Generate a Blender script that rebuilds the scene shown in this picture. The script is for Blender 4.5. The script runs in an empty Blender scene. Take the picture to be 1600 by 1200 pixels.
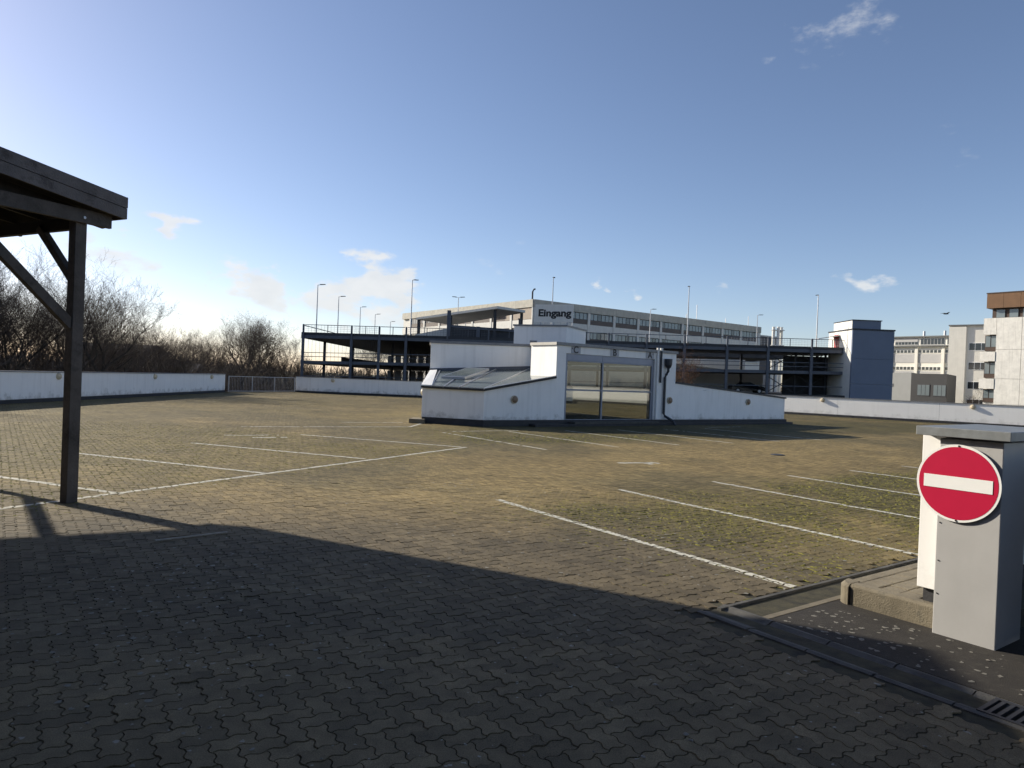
import bpy, math, random
import numpy as np
from mathutils import Vector, Matrix
random.seed(7); RNG = np.random.default_rng(11)
R = math.radians
scene = bpy.context.scene
C = scene.collection

# ------------------------------------------------------------------ camera, sky, sun, exposure
EYE = 1.88
cam_d = bpy.data.cameras.new('camera'); cam_d.sensor_width = 36; cam_d.lens = 1109/1600*36
cam_d.clip_start = .05; cam_d.clip_end = 6000
cam = bpy.data.objects.new('camera', cam_d); C.objects.link(cam)
cam.matrix_world = Matrix.Translation((0, 0, EYE)) @ Matrix.Rotation(R(90-.44), 4, 'X') @ Matrix.Rotation(R(2.25), 4, 'Z')
scene.camera = cam

SUN_EL, SUN_AZ = R(23.2), R(152.0)            # elevation; direction towards the sun, counter-clockwise from +X
world = bpy.data.worlds.new('World'); scene.world = world; world.use_nodes = True
def build_world():
    nt = world.node_tree; nt.nodes.clear(); N = nt.nodes.new; L = nt.links.new
    out = N('ShaderNodeOutputWorld'); bg = N('ShaderNodeBackground'); bg.inputs[1].default_value = .112
    sky = N('ShaderNodeTexSky'); sky.sky_type = 'NISHITA'; sky.sun_disc = False
    sky.sun_elevation = SUN_EL; sky.sun_rotation = math.pi/2 - SUN_AZ
    sky.altitude = 1500; sky.air_density = 1.0; sky.dust_density = 1.5; sky.ozone_density = 4.5
    tc = N('ShaderNodeTexCoord'); sep = N('ShaderNodeSeparateXYZ'); L(tc.outputs['Generated'], sep.inputs[0])
    def M(op, a, b=None, clamp=False):
        n = N('ShaderNodeMath'); n.operation = op; n.use_clamp = clamp
        for i, v in enumerate((a, b)):
            if v is None: continue
            if isinstance(v, (int, float)): n.inputs[i].default_value = v
            else: L(v, n.inputs[i])
        return n.outputs[0]
    az = M('ARCTAN2', sep.outputs[0], sep.outputs[1]); el = M('ARCSINE', sep.outputs[2])
    vec = N('ShaderNodeCombineXYZ'); L(M('MULTIPLY', az, 1.0), vec.inputs[0]); L(M('MULTIPLY', el, 1.9), vec.inputs[1])
    n1 = N('ShaderNodeTexNoise'); n1.inputs['Scale'].default_value = 13; n1.inputs['Detail'].default_value = 9; n1.inputs['Roughness'].default_value = .6
    L(vec.outputs[0], n1.inputs['Vector'])
    # (azimuth from +Y, elevation, half width, half height, density): scattered fair-weather cumulus and wisps
    spots = [(-.195,.120,.075,.048,1.35),(-.255,.100,.070,.032,1.1),(-.36,.110,.065,.036,1.15),(-.14,.090,.07,.022,.7),(-.31,.070,.11,.022,.7),
             (-.465,.172,.038,.018,.95),(-.53,.135,.07,.035,.95),(.45,.143,.045,.020,.9),(.148,.135,.028,.014,.85),(.285,.135,.02,.012,.45),
             (.44,.44,.10,.045,.50),(.39,.43,.06,.04,.45),(.38,.475,.05,.035,.45),(.455,.49,.03,.05,.5),(.56,.305,.03,.03,.36),(.33,.335,.03,.025,.33),(-.03,.15,.05,.02,.35),
             (-.02,.185,.03,.012,.3),(.86,.16,.10,.04,.9),(1.2,.12,.12,.04,.8),(-.9,.13,.12,.05,.8),(-1.3,.2,.14,.06,.7),(1.7,.2,.16,.06,.8),(2.3,.14,.2,.05,.8),(-2.1,.16,.2,.06,.8),(3.0,.25,.18,.07,.7),(1.1,.5,.12,.06,.5),(-.9,.6,.14,.07,.5)]
    nw = N('ShaderNodeTexNoise'); nw.inputs['Scale'].default_value = 16; nw.inputs['Detail'].default_value = 4; L(vec.outputs[0], nw.inputs['Vector'])
    sw = N('ShaderNodeSeparateColor'); L(nw.outputs['Color'], sw.inputs[0])
    azw = M('ADD', az, M('MULTIPLY', M('SUBTRACT', sw.outputs[0], .5), .20)); elw = M('ADD', el, M('MULTIPLY', M('SUBTRACT', sw.outputs[1], .5), .085))
    tot = None
    for a0, e0, wa, we, d in spots:
        dx = M('DIVIDE', M('SUBTRACT', azw, a0), wa); dy = M('DIVIDE', M('SUBTRACT', elw, e0), we)
        r2 = M('ADD', M('MULTIPLY', dx, dx), M('MULTIPLY', dy, dy))
        m = M('MULTIPLY', M('SUBTRACT', 1.0, r2, True), d)
        tot = m if tot is None else M('MAXIMUM', tot, m)
    dens = M('SUBTRACT', M('ADD', M('MULTIPLY', tot, .62), M('MULTIPLY', M('SUBTRACT', n1.outputs[0], .5), 2.1)), .20)
    fac = M('MULTIPLY', M('MULTIPLY', M('MULTIPLY', dens, 2.6, True), M('MULTIPLY', tot, 3.0, True)), M('ADD', M('MULTIPLY', tot, .75), .2))
    sm = N('ShaderNodeMapRange'); sm.interpolation_type = 'SMOOTHSTEP'; L(fac, sm.inputs[0]); sm.inputs[4].default_value = .86
    # cloud tops are whiter, bottoms greyer
    n2 = N('ShaderNodeTexNoise'); n2.inputs['Scale'].default_value = 22; n2.inputs['Detail'].default_value = 5
    L(vec.outputs[0], n2.inputs['Vector'])
    cc = N('ShaderNodeMix'); cc.data_type = 'RGBA'; L(n2.outputs[0], cc.inputs[0])
    cc.inputs[6].default_value = (4.3, 4.45, 4.6, 1); cc.inputs[7].default_value = (6.0, 5.95, 5.8, 1)
    wb = N('ShaderNodeMix'); wb.data_type = 'RGBA'; wb.blend_type = 'MULTIPLY'; wb.inputs[0].default_value = 1   # white balance of the whole sky
    L(sky.outputs[0], wb.inputs[6]); wb.inputs[7].default_value = (1.25, 1.00, .88, 1)
    mx = N('ShaderNodeMix'); mx.data_type = 'RGBA'; L(sm.outputs[0], mx.inputs[0]); L(wb.outputs[2], mx.inputs[6]); L(cc.outputs[2], mx.inputs[7])
    L(mx.outputs[2], bg.inputs[0]); L(bg.outputs[0], out.inputs[0])
build_world()
sun_d = bpy.data.lights.new('sun', 'SUN'); sun_d.energy = 5.0; sun_d.angle = R(.53); sun_d.color = (1, .915, .77)
sun = bpy.data.objects.new('sun', sun_d); C.objects.link(sun)
TOSUN = Vector((math.cos(SUN_EL)*math.cos(SUN_AZ), math.cos(SUN_EL)*math.sin(SUN_AZ), math.sin(SUN_EL)))
sun.rotation_euler = TOSUN.to_track_quat('Z', 'Y').to_euler(); sun.location = TOSUN*60
scene.view_settings.view_transform = 'Standard'; scene.view_settings.look = 'None'
scene.view_settings.gamma = 1; scene.view_settings.use_curve_mapping = False
scene.view_settings.exposure = .56
scene.cycles.max_bounces = 5; scene.cycles.adaptive_threshold = .02; scene.cycles.transparent_max_bounces = 12

# ------------------------------------------------------------------ materials
MATS = {}
def mat(name, col, rough=.7, var=.12, scale=6, bump=0., bscale=60, metal=0., col2=None, streak=0., spec=.5, dirt=None, splash=0.):
    """principled colour varied by noise; streak = vertical rain streaks; dirt = (colour, amount, scale) blotches"""
    m = bpy.data.materials.new(name); m.use_nodes = True; MATS[name] = m
    nt = m.node_tree; N = nt.nodes.new; L = nt.links.new
    b = nt.nodes['Principled BSDF']; b.inputs['Roughness'].default_value = rough; b.inputs['Metallic'].default_value = metal
    b.inputs['Specular IOR Level'].default_value = spec
    geo = N('ShaderNodeNewGeometry')
    n = N('ShaderNodeTexNoise'); n.inputs['Scale'].default_value = scale; n.inputs['Detail'].default_value = 6; n.inputs['Roughness'].default_value = .62
    L(geo.outputs['Position'], n.inputs['Vector'])
    mr = N('ShaderNodeMapRange'); L(n.outputs[0], mr.inputs[0]); mr.inputs[1].default_value = .3; mr.inputs[2].default_value = .7
    mx = N('ShaderNodeMix'); mx.data_type = 'RGBA'; L(mr.outputs[0], mx.inputs[0])
    c2 = col2 or tuple(min(1, c*(1+var)) for c in col)
    mx.inputs[6].default_value = (*[c*(1-var) for c in col], 1); mx.inputs[7].default_value = (*c2, 1)
    last = mx.outputs[2]
    if streak:
        mp = N('ShaderNodeMapping'); mp.inputs['Scale'].default_value = (3.5, 3.5, .25); L(geo.outputs['Position'], mp.inputs[0])
        s = N('ShaderNodeTexNoise'); s.inputs['Scale'].default_value = 1.6; s.inputs['Detail'].default_value = 7; L(mp.outputs[0], s.inputs['Vector'])
        sr = N('ShaderNodeMapRange'); L(s.outputs[0], sr.inputs[0]); sr.inputs[1].default_value = .5; sr.inputs[2].default_value = .82; sr.inputs[4].default_value = streak
        m2 = N('ShaderNodeMix'); m2.data_type = 'RGBA'; L(sr.outputs[0], m2.inputs[0]); L(last, m2.inputs[6]); m2.inputs[7].default_value = (.22, .22, .20, 1)
        last = m2.outputs[2]
    if dirt:
        s = N('ShaderNodeTexNoise'); s.inputs['Scale'].default_value = dirt[2]; s.inputs['Detail'].default_value = 8; s.inputs['Roughness'].default_value = .7
        L(geo.outputs['Position'], s.inputs['Vector'])
        sr = N('ShaderNodeMapRange'); L(s.outputs[0], sr.inputs[0]); sr.inputs[1].default_value = .55; sr.inputs[2].default_value = .68; sr.inputs[4].default_value = dirt[1]
        m2 = N('ShaderNodeMix'); m2.data_type = 'RGBA'; L(sr.outputs[0], m2.inputs[0]); L(last, m2.inputs[6]); m2.inputs[7].default_value = (*dirt[0], 1)
        last = m2.outputs[2]
    if splash:                                   # mud splashes and algae above the ground
        sz = N('ShaderNodeSeparateXYZ'); L(geo.outputs['Position'], sz.inputs[0])
        zr = N('ShaderNodeMapRange'); L(sz.outputs[2], zr.inputs[0]); zr.inputs[1].default_value = .15; zr.inputs[2].default_value = .75; zr.inputs[3].default_value = .26; zr.inputs[4].default_value = -.12
        s = N('ShaderNodeTexNoise'); s.inputs['Scale'].default_value = 2.3; s.inputs['Detail'].default_value = 8; s.inputs['Roughness'].default_value = .7; L(geo.outputs['Position'], s.inputs['Vector'])
        ad = N('ShaderNodeMath'); ad.operation = 'ADD'; L(s.outputs[0], ad.inputs[0]); L(zr.outputs[0], ad.inputs[1])
        sr = N('ShaderNodeMapRange'); L(ad.outputs[0], sr.inputs[0]); sr.inputs[1].default_value = .60; sr.inputs[2].default_value = .85; sr.inputs[4].default_value = splash
        m2 = N('ShaderNodeMix'); m2.data_type = 'RGBA'; L(sr.outputs[0], m2.inputs[0]); L(last, m2.inputs[6]); m2.inputs[7].default_value = (.24, .23, .19, 1)
        last = m2.outputs[2]
    L(last, b.inputs['Base Color'])
    if bump:
        bn = N('ShaderNodeTexNoise'); bn.inputs['Scale'].default_value = bscale; bn.inputs['Detail'].default_value = 5; L(geo.outputs['Position'], bn.inputs['Vector'])
        bp = N('ShaderNodeBump'); bp.inputs['Strength'].default_value = bump; bp.inputs['Distance'].default_value = .02; L(bn.outputs[0], bp.inputs['Height']); L(bp.outputs[0], b.inputs['Normal'])
    return m
mat('joint', (.026,.023,.015), .95, .5, 6, .3, 200, col2=(.070,.062,.030))
mat('paint', (.55,.53,.44), .75, .2, 25, .2, 150, dirt=((.17,.145,.09), .95, 8))
mat('moss', (.17,.16,.022), .95, .5, 5, .4, 300, col2=(.27,.25,.04))
mat('asphalt', (.026,.022,.017), .92, .3, 4, .6, 130, dirt=((.075,.066,.052), .6, 17))
mat('concrete', (.17,.145,.10), .9, .3, 5, .4, 90, dirt=((.06,.06,.05), .8, 5))
mat('gutter_concrete', (.075,.072,.064), .85, .35, 5, .4, 90, dirt=((.16,.15,.13), .6, 7))
mat('white_render', (.87,.86,.835), .8, .03, 1.2, .12, 140, streak=.16, splash=.6)
mat('white_panel', (.84,.83,.80), .55, .03, .7, .03, 60, streak=.08, splash=.3)
mat('dark_plinth', (.03,.03,.033), .7, .3, 4, .2, 50)
mat('coping_grey', (.20,.205,.215), .45, .15, 5, .05, 60, metal=.2, streak=.3)
mat('zinc_cap', (.22,.235,.24), .5, .18, 9, .05, 60, metal=.35, streak=.5)
mat('pillar_grey', (.40,.395,.385), .5, .05, 3, .05, 150, streak=.10)
mat('frame_grey', (.21,.23,.28), .45, .06, 3, metal=.3)
mat('header_grey', (.26,.28,.34), .45, .06, 3, metal=.2)
mat('letter_black', (.012,.012,.015), .5, .1, 20)
mat('letter_panel', (.38,.39,.42), .5, .04, 4)
mat('sign_white', (.85,.85,.82), .35, .02, 8)
mat('sign_red', (.50,.012,.052), .35, .03, 8)
mat('bolt_steel', (.10,.10,.10), .4, .1, 20, metal=.8)
mat('galvanised', (.42,.43,.45), .45, .15, 12, metal=.75)
mat('pipe_dark', (.045,.05,.06), .45, .15, 6, metal=.4)
mat('lamp_cream', (.55,.47,.33), .4, .12, 20)
mat('lamp_brown', (.20,.13,.08), .35, .2, 30)
mat('wood_dark', (.062,.050,.042), .75, .3, 3, .4, 40, col2=(.105,.090,.078), dirt=((.018,.014,.012), .8, 3.2))
mat('wood_grey', (.115,.100,.094), .8, .25, 2.5, .5, 50, col2=(.17,.152,.145), dirt=((.028,.022,.020), .85, 2.6))
mat('wood_black', (.022,.019,.018), .8, .3, 5, .3, 40)
mat('steel_blue', (.085,.095,.12), .55, .15, 2, metal=.2)
mat('steel_dark', (.035,.038,.046), .55, .2, 3, metal=.3)
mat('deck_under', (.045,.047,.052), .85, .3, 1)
mat('tower_blue', (.145,.175,.245), .55, .06, .6, .05, 20, streak=.08)
mat('clad_white', (.72,.71,.66), .6, .05, 1, streak=.12)
mat('office_concrete', (.46,.44,.38), .85, .14, .8, .2, 4, streak=.45)
mat('office_white', (.62,.61,.57), .8, .07, 1, streak=.15)
mat('dark_panel', (.115,.095,.085), .7, .1, 1)
mat('blind_brown', (.30,.25,.20), .7, .05, 2)
mat('blind_grey', (.42,.41,.40), .7, .06, 2)
mat('window_frame_dark', (.04,.04,.045), .5, .1, 4)
mat('brown_fascia', (.16,.085,.04), .5, .12, 1.2, metal=.2)
mat('brown_joint', (.05,.028,.018), .6, .1, 2)
mat('cream_render', (.76,.73,.65), .8, .05, 1, streak=.10)
mat('panel_concrete', (.68,.66,.61), .9, .12, 1.5, .8, 5, streak=.35)
mat('shed_grey', (.16,.165,.165), .7, .05, 1)
mat('shed_dark', (.030,.030,.032), .7, .1, 1)
mat('bark', (.055,.045,.035), .95, .3, 5, .4, 30)
mat('twig', (.085,.062,.045), .95, .3, 2)
mat('twig_red', (.12,.065,.04), .95, .35, 2)
mat('dry_leaf', (.11,.07,.035), .9, .4, 3)
mat('scrub', (.04,.032,.022), .95, .4, .5)
mat('ground', (.07,.075,.04), .95, .35, .05, .3, 2)
mat('asphalt_far', (.06,.06,.06), .9, .2, .3)
mat('car_paint', (.012,.015,.022), .2, .1, 3, metal=.4)
mat('tyre', (.012,.012,.012), .9, .1, 5)
mat('interior', (.10,.085,.065), .9, .2, 2)
mat('stick_wood', (.33,.30,.25), .8, .2, 20)
mat('bird', (.02,.02,.02), .8, .1, 5)
mat('stair_red', (.30,.03,.03), .6, .1, 3)
mat('rubble_leaf', (.16,.12,.07), .9, .5, 40, col2=(.30,.28,.24))

def glass(name, tint, refl=1.0, rough=.02, see=True, base=(.02,.025,.025)):
    m = bpy.data.materials.new(name); m.use_nodes = True; MATS[name] = m
    nt = m.node_tree; N = nt.nodes.new; L = nt.links.new
    b = nt.nodes['Principled BSDF']
    if not see:
        b.inputs['Base Color'].default_value = (*base, 1); b.inputs['Roughness'].default_value = rough; b.inputs['Specular IOR Level'].default_value = refl
        return m
    nt.nodes.remove(b); out = nt.nodes['Material Output']
    tr = N('ShaderNodeBsdfTransparent'); tr.inputs[0].default_value = (*tint, 1)
    gl = N('ShaderNodeBsdfGlossy'); gl.inputs['Roughness'].default_value = rough
    lw = N('ShaderNodeLayerWeight'); lw.inputs[0].default_value = .5
    pw = N('ShaderNodeMath'); pw.operation = 'POWER'; L(lw.outputs['Facing'], pw.inputs[0]); pw.inputs[1].default_value = 4
    fr = N('ShaderNodeMath'); fr.operation = 'MULTIPLY_ADD'; L(pw.outputs[0], fr.inputs[0]); fr.inputs[1].default_value = .85; fr.inputs[2].default_value = .06
    mx = N('ShaderNodeMixShader'); L(fr.outputs[0], mx.inputs[0]); L(tr.outputs[0], mx.inputs[1]); L(gl.outputs[0], mx.inputs[2]); L(mx.outputs[0], out.inputs[0])
    return m
glass('door_glass', (.86,.86,.82))
glass('roof_glass', (0,0,0), .9, .10, False, (.115,.135,.12))
glass('window_glass', (0,0,0), .8, .05, False, (.03,.035,.04))
glass('window_pale', (0,0,0), .8, .08, False, (.16,.19,.20))

def paver_material():
    m = bpy.data.materials.new('paver'); m.use_nodes = True; MATS['paver'] = m
    nt = m.node_tree; N = nt.nodes.new; L = nt.links.new; b = nt.nodes['Principled BSDF']
    b.inputs['Roughness'].default_value = .88; b.inputs['Specular IOR Level'].default_value = .35
    at = N('ShaderNodeAttribute'); at.attribute_name = 'tone'
    geo = N('ShaderNodeNewGeometry')
    n = N('ShaderNodeTexNoise'); n.inputs['Scale'].default_value = 150; n.inputs['Detail'].default_value = 4; n.inputs['Roughness'].default_value = .75; L(geo.outputs['Position'], n.inputs['Vector'])
    mr = N('ShaderNodeMapRange'); L(n.outputs[0], mr.inputs[0]); mr.inputs[1].default_value = .3; mr.inputs[2].default_value = .7; mr.inputs[3].default_value = .45; mr.inputs[4].default_value = 1.65
    n2 = N('ShaderNodeTexNoise'); n2.inputs['Scale'].default_value = 7; n2.inputs['Detail'].default_value = 6; L(geo.outputs['Position'], n2.inputs['Vector'])
    mr2 = N('ShaderNodeMapRange'); L(n2.outputs[0], mr2.inputs[0]); mr2.inputs[1].default_value = .3; mr2.inputs[2].default_value = .7; mr2.inputs[3].default_value = .78; mr2.inputs[4].default_value = 1.18
    mu = N('ShaderNodeMath'); mu.operation = 'MULTIPLY'; L(mr.outputs[0], mu.inputs[0]); L(mr2.outputs[0], mu.inputs[1])
    vm = N('ShaderNodeVectorMath'); vm.operation = 'SCALE'; L(at.outputs['Color'], vm.inputs[0]); L(mu.outputs[0], vm.inputs['Scale'])
    # pale lichen and bird-lime spots
    sp = N('ShaderNodeTexNoise'); sp.inputs['Scale'].default_value = 15; sp.inputs['Detail'].default_value = 2; L(geo.outputs['Position'], sp.inputs['Vector'])
    sp2 = N('ShaderNodeTexNoise'); sp2.inputs['Scale'].default_value = .55; sp2.inputs['Detail'].default_value = 2; L(geo.outputs['Position'], sp2.inputs['Vector'])
    ad = N('ShaderNodeMath'); ad.operation = 'MULTIPLY_ADD'; L(sp2.outputs[0], ad.inputs[0]); ad.inputs[1].default_value = .28; L(sp.outputs[0], ad.inputs[2])
    mr3 = N('ShaderNodeMapRange'); L(ad.outputs[0], mr3.inputs[0]); mr3.inputs[1].default_value = .845; mr3.inputs[2].default_value = .868; mr3.inputs[4].default_value = .7
    mx = N('ShaderNodeMix'); mx.data_type = 'RGBA'; L(mr3.outputs[0], mx.inputs[0]); L(vm.outputs[0], mx.inputs[6]); mx.inputs[7].default_value = (.34, .33, .29, 1)
    L(mx.outputs[2], b.inputs['Base Color'])
    bn = N('ShaderNodeTexNoise'); bn.inputs['Scale'].default_value = 320; bn.inputs['Detail'].default_value = 3; L(geo.outputs['Position'], bn.inputs['Vector'])
    bp = N('ShaderNodeBump'); bp.inputs['Strength'].default_value = .55; bp.inputs['Distance'].default_value = .004; L(bn.outputs[0], bp.inputs['Height']); L(bp.outputs[0], b.inputs['Normal'])
paver_material()

# ------------------------------------------------------------------ mesh helpers
WL = {}                                     # world location of every parent
class MB:
    def __init__(s): s.v = []; s.f = []
    def add(s, vs, fs):
        k = len(s.v); s.v += [tuple(map(float, v)) for v in vs]; s.f += [tuple(i+k for i in f) for f in fs]; return s
    def box(s, x0, x1, y0, y1, z0, z1):
        return s.hexa([(x0,y0,z0),(x1,y0,z0),(x1,y1,z0),(x0,y1,z0),(x0,y0,z1),(x1,y0,z1),(x1,y1,z1),(x0,y1,z1)])
    def hexa(s, v):
        return s.add(v, [(3,2,1,0),(4,5,6,7),(0,1,5,4),(1,2,6,5),(2,3,7,6),(3,0,4,7)])
    def prism(s, poly, z0, z1):
        """poly counter-clockwise; z0 / z1 numbers or one value for each corner"""
        n = len(poly); a = z0 if hasattr(z0, '__len__') else [z0]*n; b = z1 if hasattr(z1, '__len__') else [z1]*n
        vs = [(p[0],p[1],a[i]) for i, p in enumerate(poly)] + [(p[0],p[1],b[i]) for i, p in enumerate(poly)]
        return s.add(vs, [tuple(range(n-1,-1,-1)), tuple(range(n,2*n))] + [(i,(i+1)%n,n+(i+1)%n,n+i) for i in range(n)])
    def beam(s, p, q, w, h, up=(0,0,1)):
        p, q = Vector(p), Vector(q); d = (q-p).normalized(); u = Vector(up)
        if abs(d.dot(u)) > .98: u = Vector((0,1,0))
        r = d.cross(u).normalized(); u = r.cross(d).normalized(); r *= w/2; u *= h/2
        return s.hexa([p-r-u, p+r-u, q+r-u, q-r-u, p-r+u, p+r+u, q+r+u, q-r+u])
    def tube(s, pts, rad, n=8):
        pts = [Vector(p) for p in pts]; rings = []
        for i, p in enumerate(pts):
            d = (pts[min(i+1,len(pts)-1)] - pts[max(i-1,0)]).normalized()
            u = Vector((0,0,1)) if abs(d.z) < .95 else Vector((0,1,0))
            r = d.cross(u).normalized(); u = r.cross(d).normalized(); rr = rad[i] if hasattr(rad, '__len__') else rad
            rings.append([p + r*rr*math.cos(2*math.pi*k/n) + u*rr*math.sin(2*math.pi*k/n) for k in range(n)])
        vs = [v for g in rings for v in g]; fs = []
        for i in range(len(pts)-1):
            for k in range(n): fs.append((i*n+k, i*n+(k+1)%n, (i+1)*n+(k+1)%n, (i+1)*n+k))
        fs += [tuple(range(n-1,-1,-1)), tuple(range((len(pts)-1)*n, len(pts)*n))]
        return s.add(vs, fs)
    def lathe(s, c, ax, prof, n=20):
        """profile of (distance along ax, radius)"""
        c, ax = Vector(c), Vector(ax).normalized(); return s.tube2(c, ax, prof, n)
    def tube2(s, c, d, prof, n):
        u = Vector((0,0,1)) if abs(d.z) < .95 else Vector((0,1,0)); r = d.cross(u).normalized(); u = r.cross(d).normalized()
        vs = [c + d*t + (r*math.cos(2*math.pi*k/n) + u*math.sin(2*math.pi*k/n))*q for t, q in prof for k in range(n)]; fs = []
        for i in range(len(prof)-1):
            for k in range(n): fs.append((i*n+k, i*n+(k+1)%n, (i+1)*n+(k+1)%n, (i+1)*n+k))
        fs += [tuple(range(n-1,-1,-1)), tuple(range((len(prof)-1)*n, len(prof)*n))]
        return s.add(vs, fs)
def link(name, me, m, parent=None):
    o = bpy.data.objects.new(name, me); C.objects.link(o)
    if m and not me.materials: me.materials.append(MATS[m])
    if parent: o.parent = parent
    return o
def obj(name, mb, m, parent=None, bevel=0, smooth=False):
    """one mesh object from world coordinates"""
    off = WL.get(parent.name, Vector()) if parent else Vector()
    me = bpy.data.meshes.new(name); me.from_pydata([(v[0]-off.x, v[1]-off.y, v[2]-off.z) for v in mb.v], [], mb.f); me.update()
    o = link(name, me, m, parent); WL[o.name] = off
    if smooth: me.polygons.foreach_set('use_smooth', [True]*len(me.polygons))
    if bevel:
        b = o.modifiers.new('bevel', 'BEVEL'); b.width = bevel; b.segments = 2; b.limit_method = 'ANGLE'
    return o
def tag(o, label, cat, group=None):
    o['label'] = label; o['category'] = cat
    if group: o['group'] = group
    return o
def thing(name, label, cat, loc=(0,0,0), group=None):
    o = bpy.data.objects.new(name, None); C.objects.link(o); o.location = loc; o.empty_display_size = .2; WL[o.name] = Vector(loc)
    return tag(o, label, cat, group)
def struct(o): o['kind'] = 'structure'; return o
def stuff(o): o['kind'] = 'stuff'; return o
def copy_tree(root, loc, rz=0, sc=1, label=None):
    r = root.copy(); C.objects.link(r); r.location = loc; r.rotation_euler = (0,0,rz); r.scale = (sc if hasattr(sc,'__len__') else (sc,)*3)
    if label: r['label'] = label
    for ch in list(root.children):
        c = ch.copy(); C.objects.link(c); c.parent = r
        for g in ch.children:
            d = g.copy(); C.objects.link(d); d.parent = c
    return r
def text_mesh(body, size, bold=.0, depth=.01):
    cu = bpy.data.curves.new('t', 'FONT'); cu.body = body; cu.size = size; cu.offset = bold; cu.extrude = depth; cu.align_x = 'CENTER'; cu.align_y = 'CENTER'
    to = bpy.data.objects.new('t', cu); C.objects.link(to); bpy.context.view_layer.update()
    me = bpy.data.meshes.new_from_object(to.evaluated_get(bpy.context.evaluated_depsgraph_get())); bpy.data.objects.remove(to); bpy.data.curves.remove(cu)
    me.materials.clear(); return me
# paving axes: a along 36 deg, b along 126 deg
E1 = np.array([math.cos(R(36)), math.sin(R(36))]); E2 = np.array([-E1[1], E1[0]])
def ab(a, b, z=None):
    p = a*E1 + b*E2
    return (p[0], p[1]) if z is None else (p[0], p[1], z)
def quad_ab(a0, a1, b0, b1): return [ab(a0,b0), ab(a1,b0), ab(a1,b1), ab(a0,b1)]

# ------------------------------------------------------------------ ground and roof deck
struct(obj('ground', MB().add([(-1500,-1500,-4),(1500,-1500,-4),(1500,2500,-4),(-1500,2500,-4)], [(0,1,2,3)]), 'ground'))
DECK = [(-22.2,-14),(46,-14),(46,37),(33.6,45.2),(6.2,65.7),(5.5,60.6),(-18.6,60.6),(-22.2,54)]
deck = struct(obj('parking_deck', MB().prism(DECK, -.7, -.0110), 'joint'))

def vnoise(x, y, s, seed=0):
    x = x/s; y = y/s; xi = np.floor(x).astype(np.int64); yi = np.floor(y).astype(np.int64); fx = x-xi; fy = y-yi
    fx = fx*fx*(3-2*fx); fy = fy*fy*(3-2*fy)
    def h(i, j):
        n = (i*374761393 + j*668265263 + seed*974711) & 0x7fffffff; n = ((n ^ (n >> 13))*1274126177) & 0x7fffffff
        return ((n ^ (n >> 16)) & 0xffff)/65535.
    return (h(xi,yi)*(1-fx)+h(xi+1,yi)*fx)*(1-fy) + (h(xi,yi+1)*(1-fx)+h(xi+1,yi+1)*fx)*fy
def fbm(x, y, s, seed=0): return (vnoise(x,y,s,seed)*.55 + vnoise(x,y,s/2.1,seed+1)*.29 + vnoise(x,y,s/4.3,seed+2)*.16)
def sst(v, a, b): t = np.clip((v-a)/(b-a), 0, 1); return t*t*(3-2*t)
LB_O = np.array([-5.88, 9.84]); LB_U = np.array([math.cos(R(62.7)), math.sin(R(62.7))]); LB_V = np.array([-LB_U[1], LB_U[0]])
def moss_mask(x, y):
    a = x*E1[0]+y*E1[1]; b = x*E2[0]+y*E2[1]
    u = (x-LB_O[0])*LB_U[0]+(y-LB_O[1])*LB_U[1]; v = (x-LB_O[0])*LB_V[0]+(y-LB_O[1])*LB_V[1]
    rb = sst(b, 3.3, 4.2)*(1-sst(b, 7.2, 9.3))*sst(a, 4.6, 7.5)
    lb = sst(v, -1.2, .6)*(1-sst(u, 8, 11))*sst(u, -4, -1)
    fb = sst(b, 15.2, 17.5)*sst(a, 9, 12)
    lw = 1-sst(x, -17.5, -10.5)
    far = sst(y, 24, 34)*.75*(1-sst(x, -2, 3))
    m = np.maximum.reduce([rb, lb*.8, fb*.9, lw, far])
    return np.clip(m*(-.05+2.0*fbm(x, y, 2.2, 5)), 0, 1)
def tone(x, y, rnd):
    m = moss_mask(x, y)[:, None]; n = fbm(x, y, 3.4, 9)[:, None]; n2 = fbm(x, y, .9, 21)[:, None]
    lane = np.array([.200,.166,.114]); dark = np.array([.125,.110,.080]); green = np.array([.066,.062,.028])
    c = lane*(1-sst(n,.35,.7)) + dark*sst(n,.35,.7)
    yl = np.array([.125,.108,.062]); ml = (sst(-x*.5-y*.866, -11, -4)*0 + (x < -1.5))[:, None]
    g_ = np.where(ml, yl, green); c = c*(1-m*.9) + g_*m*.9
    fg_shade = ((1-sst(x*E1[0]+y*E1[1], 5.5, 9.5))*(1-sst(y, 7.5, 12)))[:, None]           # near paving coloured darker to deepen the shade lying on it
    c = c*(1-.6*fg_shade) + np.array([.071,.065,.086])*.6*fg_shade
    return c*np.array([1.17,1.04,.62])*(.70+.56*n2)*(.78+.44*rnd[:, None])

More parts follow.
